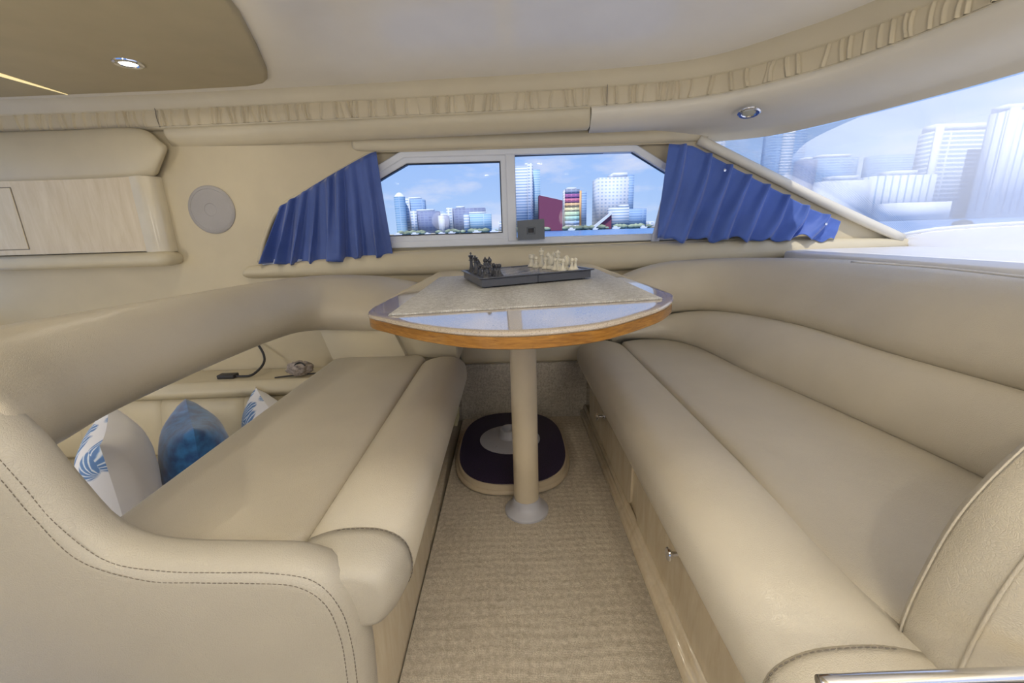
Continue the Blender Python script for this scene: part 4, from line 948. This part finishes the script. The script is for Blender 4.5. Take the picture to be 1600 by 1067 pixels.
# two unseen floor uplighters added to brighten the ceiling
def uplighter(x, y, label, power):
    t = thing('floor_uplighter', label, 'floor lamp', (x, y, 0), 'saloon uplighters')
    lathe('base', [(0.0, 0.0), (0.10, 0.0), (0.10, 0.010), (0.03, 0.02), (0.012, 0.03), (0, 0.03)], 'chrome', t, (x, y, 0), 32)
    lathe('pole', [(0.0, 0.03), (0.011, 0.03), (0.011, 0.62), (0.0, 0.62)], 'chrome', t, (x, y, 0), 16)
    lathe('bowl', [(0.0, 0.60), (0.04, 0.605), (0.09, 0.64), (0.115, 0.69), (0.112, 0.69), (0.085, 0.645), (0.0, 0.612)], 'gelcoat', t, (x, y, 0), 36)
    ld = bpy.data.lights.new('bulb', 'AREA'); ld.shape = 'DISK'; ld.size = 0.16; ld.energy = power; ld.color = (1.0, 0.94, 0.84)
    lo = bpy.data.objects.new('bulb', ld); COL.objects.link(lo); lo.parent = t; lo.location = (0, 0, 0.692); lo.rotation_euler = (pi, 0, 0)
uplighter(-0.75, -0.55, 'glowing chrome uplighter standing behind the photographer on the left', 18)
uplighter(0.70, -0.55, 'glowing chrome uplighter standing behind the photographer on the right', 18)

# ================================================================== FLOOR HATCH / oval board
oc = (-0.012, 1.635)
def superell(rx, ry, n=64, p=2.7): return [(oc[0] + rx * math.copysign(abs(cos(t)) ** (2 / p), cos(t)), oc[1] + ry * math.copysign(abs(sin(t)) ** (2 / p), sin(t))) for t in [2 * pi * k / n for k in range(n)]]
hb_ = thing('oval_board', 'upturned oval board with black underside and cream rim lying on the carpet', 'board', (oc[0], oc[1], 0))
prism('cream_rim', superell(0.236, 0.322), [(0.0, 0.012), (0.006, 0.003), (0.012, 0.0), (0.020, 0.003), (0.023, 0.010), (0.030, 0.010), (0.040, 0.013), (0.043, 0.02)], 'Z', 'rim_cream', hb_, True, 50)
prism('black_face', superell(0.219, 0.305), [(0.040, 0.0), (0.0455, 0.001), (0.0465, 0.006)], 'Z', 'hatch_black', hb_, True, 50)
lathe('socket_flange', [(0.0, 0.047), (0.128, 0.047), (0.130, 0.050), (0.120, 0.055), (0.075, 0.062), (0.050, 0.064), (0.044, 0.070), (0.041, 0.098), (0.038, 0.100), (0.031, 0.100), (0.031, 0.07), (0, 0.07)], 'socket_grey', hb_, (-0.022, 1.66, 0), 44)
for a in (0.7, 2.4, 4.1, 5.6): lathe('screw', [(0, 0), (0.006, 0), (0.005, 0.002), (0, 0.0025)], 'steel', hb_, (-0.022 + 0.1 * cos(a), 1.66 + 0.1 * sin(a), 0.0575), 10)
for a in (0.9, 2.2, 4.0, 4.9): lathe('screw', [(0, 0), (0.005, 0), (0.004, 0.0012), (0, 0.0014)], 'cable_black', hb_, (oc[0] + 0.195 * cos(a), oc[1] + 0.27 * sin(a), 0.0464), 10)

# ================================================================== PILLOWS
def pillow(label, loc, size, thick, rot, face, back, grp='throw pillows in the lower berth'):
    t = thing('throw_pillow', label, 'pillow', loc, grp); n = 22; s = size / 2
    def shell(sgn, mat, nm):
        V = []; Fc = []
        for i in range(n + 1):
            for j in range(n + 1):
                u = -1 + 2 * i / n; v = -1 + 2 * j / n
                k = (1 - abs(u) ** 2.6) * (1 - abs(v) ** 2.6); hgt = thick / 2 * max(0, k) ** 0.55
                pin = 1 - 0.10 * (1 - u * u) * abs(v) ** 3; pin2 = 1 - 0.10 * (1 - v * v) * abs(u) ** 3
                wr_ = 0.006 * mnoise.noise(Vector((u * 3, v * 3, sgn * 4 + size)))
                V.append(Vector((u * s * pin2, sgn * (hgt + wr_ * k), v * s * pin)))
        for i in range(n):
            for j in range(n): a = i * (n + 1) + j; Fc.append((a, a + 1, a + n + 2, a + n + 1))
        o = obj(nm, V, Fc, mat); o.parent = t; return o
    shell(-1, face, 'front_cover'); shell(1, back, 'back_cover')
    e = [(-s * 1.0, 0, -s), (-s * 0.9, 0, 0), (-s, 0, s), (0, 0, s * 0.9), (s, 0, s), (s * 0.9, 0, 0), (s, 0, -s), (0, 0, -s * 0.9), (-s, 0, -s)]
    t.rotation_euler = rot; return t
pillow('white throw pillow with large blue seashell prints, nearest in the lower berth', (-1.365, 1.30, 0.125), 0.44, 0.20, (radians(0), radians(0), radians(-50)), 'shell_print', 'pillow_white')
pillow('plain deep blue velvet throw pillow between the two shell-print pillows', (-1.30, 1.55, 0.045), 0.44, 0.24, (radians(-3), radians(0), radians(-50)), 'velvet_blue', 'velvet_blue')
pillow('white throw pillow with blue seashell prints, furthest in the lower berth', (-1.085, 1.71, 0.02), 0.45, 0.21, (radians(-2), radians(0), radians(-50)), 'shell_print', 'pillow_white')

# ---- cable things on the ledge
cbz = 0.2545
tag(tube('power_cable', [(-1.45, 2.02, cbz + 0.004), (-1.36, 2.00, cbz + 0.004), (-1.30, 2.01, cbz + 0.01), (-1.27, 2.07, cbz + 0.06), (-1.32, 2.125, cbz + 0.13), (-1.40, 2.13, cbz + 0.22)], 0.006, 'cable_black', None, 8), 'looping black cable rising from the ledge under the backrest roll', 'cable')
tag(boxm('cable_plug', -1.47, -1.385, 1.985, 2.03, cbz - 0.003, cbz + 0.016, 'cable_black', None, 0.004), 'flat black plug lying on the ledge', 'plug')
tag(tube('power_cable', [(-1.17, 1.965, cbz + 0.003), (-1.10, 1.985, cbz + 0.004), (-1.0, 1.99, cbz + 0.010), (-0.92, 1.985, cbz + 0.012), (-0.84, 1.99, cbz + 0.003)], 0.004, 'cable_black', None, 8), 'thin black cable running through the lumpy bundle on the ledge', 'cable')
def bundle():
    t = thing('cord_bundle', 'lumpy greyish beige bundle on the thin cable of the ledge', 'bundle', (-1.045, 1.99, cbz))
    bm = bmesh.new(); bmesh.ops.create_icosphere(bm, subdivisions=4, radius=1.0)
    for v in bm.verts:
        d = 1 + 0.22 * mnoise.noise(v.co * 2.4) + 0.10 * mnoise.noise(v.co * 6); x, y, z = v.co * d
        zz = z * 0.038 + 0.038 - 0.016 * exp(-(x * x + y * y) / 0.12) * (z > 0)
        v.co = Vector((-1.045 + -0.012 + x * 0.064, 1.995 + y * 0.036, cbz + max(0.0005, zz)))
    from_bm('lump', bm, 'bundle', t, True)
    tube('wrapped_cord', [(-1.075, 1.965, cbz + 0.04), (-1.06, 1.97, cbz + 0.066), (-1.04, 1.98, cbz + 0.072), (-1.015, 1.97, cbz + 0.060)], 0.004, 'cable_black', t, 8)
bundle()

# ================================================================== OUTSIDE: bay and city
sea = struct(obj('sea', [(-7000, -7000, -1.6), (8000, -7000, -1.6), (8000, 8000, -1.6), (-7000, 8000, -1.6)], [(0, 1, 2, 3)], 'sea_water', None, False), 'blue water of the bay')
D = 900.0
shore = struct(boxm('ground', -1200, 2600, D - 8, D + 500, -1.7, 1.2, 'sand'), 'low far shore under the skyline')
def bld(label, x0, x1, yt, mat, Y=D, yb=362, dep=30.0, roof=(0.2, 0.8, 4), side=None, yt2=None, rounded=False, name='tower_building'):
    a = PY(x0, yb - (x0 - 800) * 0.03, Y); b = PY(x1, yb - (x1 - 800) * 0.03, Y); tl = PY(x0, yt, Y)
    zt = PY((x0 + x1) / 2, yt, Y).z; X0, X1 = a.x, b.x; w = X1 - X0
    t = thing(name, label, 'building', ((X0 + X1) / 2, Y, -1.0), 'skyline buildings')
    if rounded:
        lathe('body', [(w / 2, -1.0), (w / 2, zt)], mat, t, ((X0 + X1) / 2, Y + w / 2, 0), 28, 60)
        lathe('roof_cap', [(w * 0.46, zt), (w * 0.36, zt + 4), (w * 0.15, zt + 8), (0, zt + 9)], 'roof_white', t, ((X0 + X1) / 2, Y + w / 2, 0), 20)
    elif yt2 is not None:
        zr = PY(x1, yt2, Y).z; zt = PY(x0, yt, Y).z
        prism('body', [(X0, -1), (X1, -1), (X1, zr), (X0, zt)], [(Y, 0), (Y + dep, 0)], 'Y', mat, t, False)
    else:
        boxm('body', X0, X1, Y, Y + dep, -1.0, zt, mat, t)
    if roof and not rounded and yt2 is None:
        boxm('roof_house', X0 + w * roof[0], X0 + w * roof[1], Y + 2, Y + dep - 2, zt, zt + roof[2], 'roof_white', t)
    if side: boxm('side_wing', X0 + w * side[0], X0 + w * side[1], Y - 4, Y - 0.5, -1.0, zt * side[3], side[2], t)
    return t, X0, X1, zt
bld('slender round glass tower at the left end of the skyline', 619, 636, 307, 'fac_teal', rounded=True)
bld('tall blue slab tower with white edge beside the round tower', 637, 665, 311, 'fac_blue', Y=930, side=(0.0, 0.28, 'fac_white_band', 1.02))
bld('dark slate block with white end wall in front of the blue slab', 645, 687, 330, 'fac_slate', side=(0.0, 0.22, 'fac_white', 1.03))
bld('narrow white building between the two slate blocks', 687, 702, 337, 'fac_slate', side=(0.0, 0.6, 'fac_white', 1.02))
bld('broad dark slate block with white end wall and rooftop domes', 700, 759, 325, 'fac_slate', Y=920, side=(0.0, 0.16, 'fac_white', 1.03), roof=(0.25, 0.45, 4))
bld('teal glass office block standing in front of the broad slate block', 726, 768, 334, 'fac_teal', Y=890, side=(0.0, 0.2, 'fac_white_band', 1.0))
bld('small pale building at the right edge of the left window pane', 779, 792, 346, 'fac_white', roof=None)
bld('tall white balcony tower just right of the window mullion', 805, 834, 259, 'fac_white_band', side=(0.70, 0.98, 'fac_white', 1.03), roof=(0.6, 0.95, 5))
bld('glass flank tower behind the white balcony tower', 826, 845, 265, 'fac_teal', Y=920, roof=None)
bld('dark red slanted-roof building next to the white balcony tower', 843, 879, 305, 'fac_red', Y=880, yt2=313)
t_, X0, X1, zt = bld('rainbow banded tower in the right window pane', 882, 905, 296, 'fac_rain8', side=None)
nb = len(RAIN)
for i in range(nb):
    z1 = zt * (1 - i / nb); z0 = zt * (1 - (i + 1) / nb)
    boxm('colour_band', X0 + 0.5, X1 - 0.5, D - 3, D - 0.3, max(-1, z0), z1, 'fac_rain%d' % i, t_)
bld('blue tower with an orange stripe behind the rainbow tower', 903, 916, 299, 'fac_blue', Y=930, side=(0.0, 0.35, 'fac_orange', 1.02), roof=None)
bld('large white gridded tower, tallest in the right window pane', 933, 980, 277, 'fac_grid', Y=940, roof=(0.5, 0.95, 9), dep=60)
bld('blue side block of the white gridded tower', 977, 988, 273, 'fac_blue', Y=955, roof=None)
bld_last = bld('dark red wedge building with white sloping edge before the gridded tower', 925, 955, 362, 'fac_red', Y=885, yt2=332)
wt, wx0, wx1, wz = _ = bld_last
prism('sloping_edge', [(wx0, -1), (wx0 + 2.5, -1), (wx1, PY(955, 332, 885).z - 3), (wx1, PY(955, 332, 885).z + 3), (wx0 - 2, 2.5)], [(880, 0), (884.5, 0)], 'Y', 'roof_white', wt, False)
bld('white stepped block right of the wedge building', 953, 982, 324, 'fac_white_band', Y=890, roof=(0.55, 0.98, 5))
bld('grey blue banded block right of the white stepped block', 979, 1009, 326, 'fac_blue', Y=895, roof=None)
bld('faint low building at the right edge of the side window', 1012, 1022, 346, 'fac_white', roof=None)
# through the windshield
bld('pale tower in the upper left corner of the windshield', 1098, 1122, 214, 'fac_white', Y=980, roof=None)
bld('tall grey blue tower cut off by the windshield header', 1190, 1243, 200, 'fac_blue', Y=920, side=(0.3, 0.62, 'fac_white_band', 1.0), roof=None)
bld('slim blue grey tower beside the tall windshield tower', 1238, 1264, 250, 'fac_slate', Y=900, roof=(0.3, 0.7, 5))
bld('grey banded tower with domed roof house seen through the windshield', 1263, 1326, 246, 'fac_blue', Y=930, roof=(0.1, 0.8, 6))
bld('blue framed office building in the middle of the windshield', 1350, 1420, 242, 'fac_blue', Y=960, roof=None)
bld('long low white building with rounded roof in the windshield', 1281, 1352, 282, 'roof_white', Y=760, roof=(0.15, 0.7, 8))
bld('white ribbed low building in the middle of the windshield', 1352, 1450, 274, 'fac_ribs', Y=770, roof=(0.3, 0.7, 8))
bld('small bright white house block low in the windshield', 1390, 1482, 316, 'roof_white', Y=700, roof=None)
bld('broad banded tower with white frame on the right of the windshield', 1432, 1540, 204, 'fac_wide_band', Y=820, side=(0.0, 0.10, 'roof_white', 1.04), roof=(0.02, 0.85, 12))
bld('huge white ribbed tower at the right edge of the windshield', 1536, 1625, 172, 'fac_ribs', Y=760, side=(0.0, 0.16, 'roof_white', 1.02), roof=(0.0, 0.7, 10))
# trees and moored boats on the shore
rt = random.Random(5); bm = bmesh.new()
for k in range(150):
    x = rt.uniform(-330, 420) if k < 100 else rt.uniform(420, 1250); r = rt.uniform(3, 7)
    g = bmesh.ops.create_icosphere(bm, subdivisions=1, radius=r)
    for v in g['verts']: v.co = Vector((v.co.x * 1.5 + x, v.co.y + D - 22 + (k % 7), v.co.z * 0.8 + r * 0.5))
tag(from_bm('shore_trees', bm, 'tree_green', None, True), 'belt of green trees along the far shore', 'trees', None, 'stuff')
def boat(x, s, lab):
    t = thing('moored_boat', lab, 'boat', (x, D - 45, -1.6), 'moored boats along the shore')
    prism('hull', [(x - 6 * s, -1.6), (x + 5 * s, -1.6), (x + 8 * s, 1.6 * s), (x - 6.5 * s, 1.4 * s)], [(D - 47, 0), (D - 43, 0)], 'Y', 'boat_white', t, False)
    prism('cabin', [(x - 4 * s, 1.4 * s), (x + 3 * s, 1.4 * s), (x + 1.5 * s, 3.6 * s), (x - 3.5 * s, 3.6 * s)], [(D - 46, 0), (D - 44, 0)], 'Y', 'boat_white', t, False)
names = ['leftmost moored white boat below the round tower', 'moored white boat below the blue slab tower', 'moored white boat below the dark slate block', 'moored white boat left of the broad slate block', 'moored white boat below the broad slate block', 'moored white boat below the teal glass block', 'moored white boat beside the window mullion', 'moored white boat below the rainbow tower', 'moored white boat below the red wedge building', 'moored white boat below the white stepped block', 'rightmost moored white boat near the right curtain']
for px_, lb_ in zip((622, 648, 668, 690, 706, 745, 772, 893, 930, 962, 1005), names):
    boat(PY(px_, 365, D - 45).x, rt.uniform(0.8, 1.3), lb_)
# windshield wiper motor outside
wp = thing('wiper_motor', 'dark lumpy wiper motor outside at the foot of the windshield', 'wiper', PX(1503, 352, 2.30))
q = PX(1503, 352, 2.30)
bm = bmesh.new(); bmesh.ops.create_icosphere(bm, subdivisions=3, radius=1.0)
for v in bm.verts: d = 1 + 0.2 * mnoise.noise(v.co * 2); v.co = Vector((q.x + v.co.x * d * 0.04, q.y + v.co.y * d * 0.04, q.z + v.co.z * d * 0.028))
from_bm('housing', bm, 'cable_black', wp, True)
tube('wiper_arm', [q, q + Vector((0.0, -0.3, -0.005)), q + Vector((0.0, -0.9, -0.01))], 0.008, 'cable_black', wp, 8)
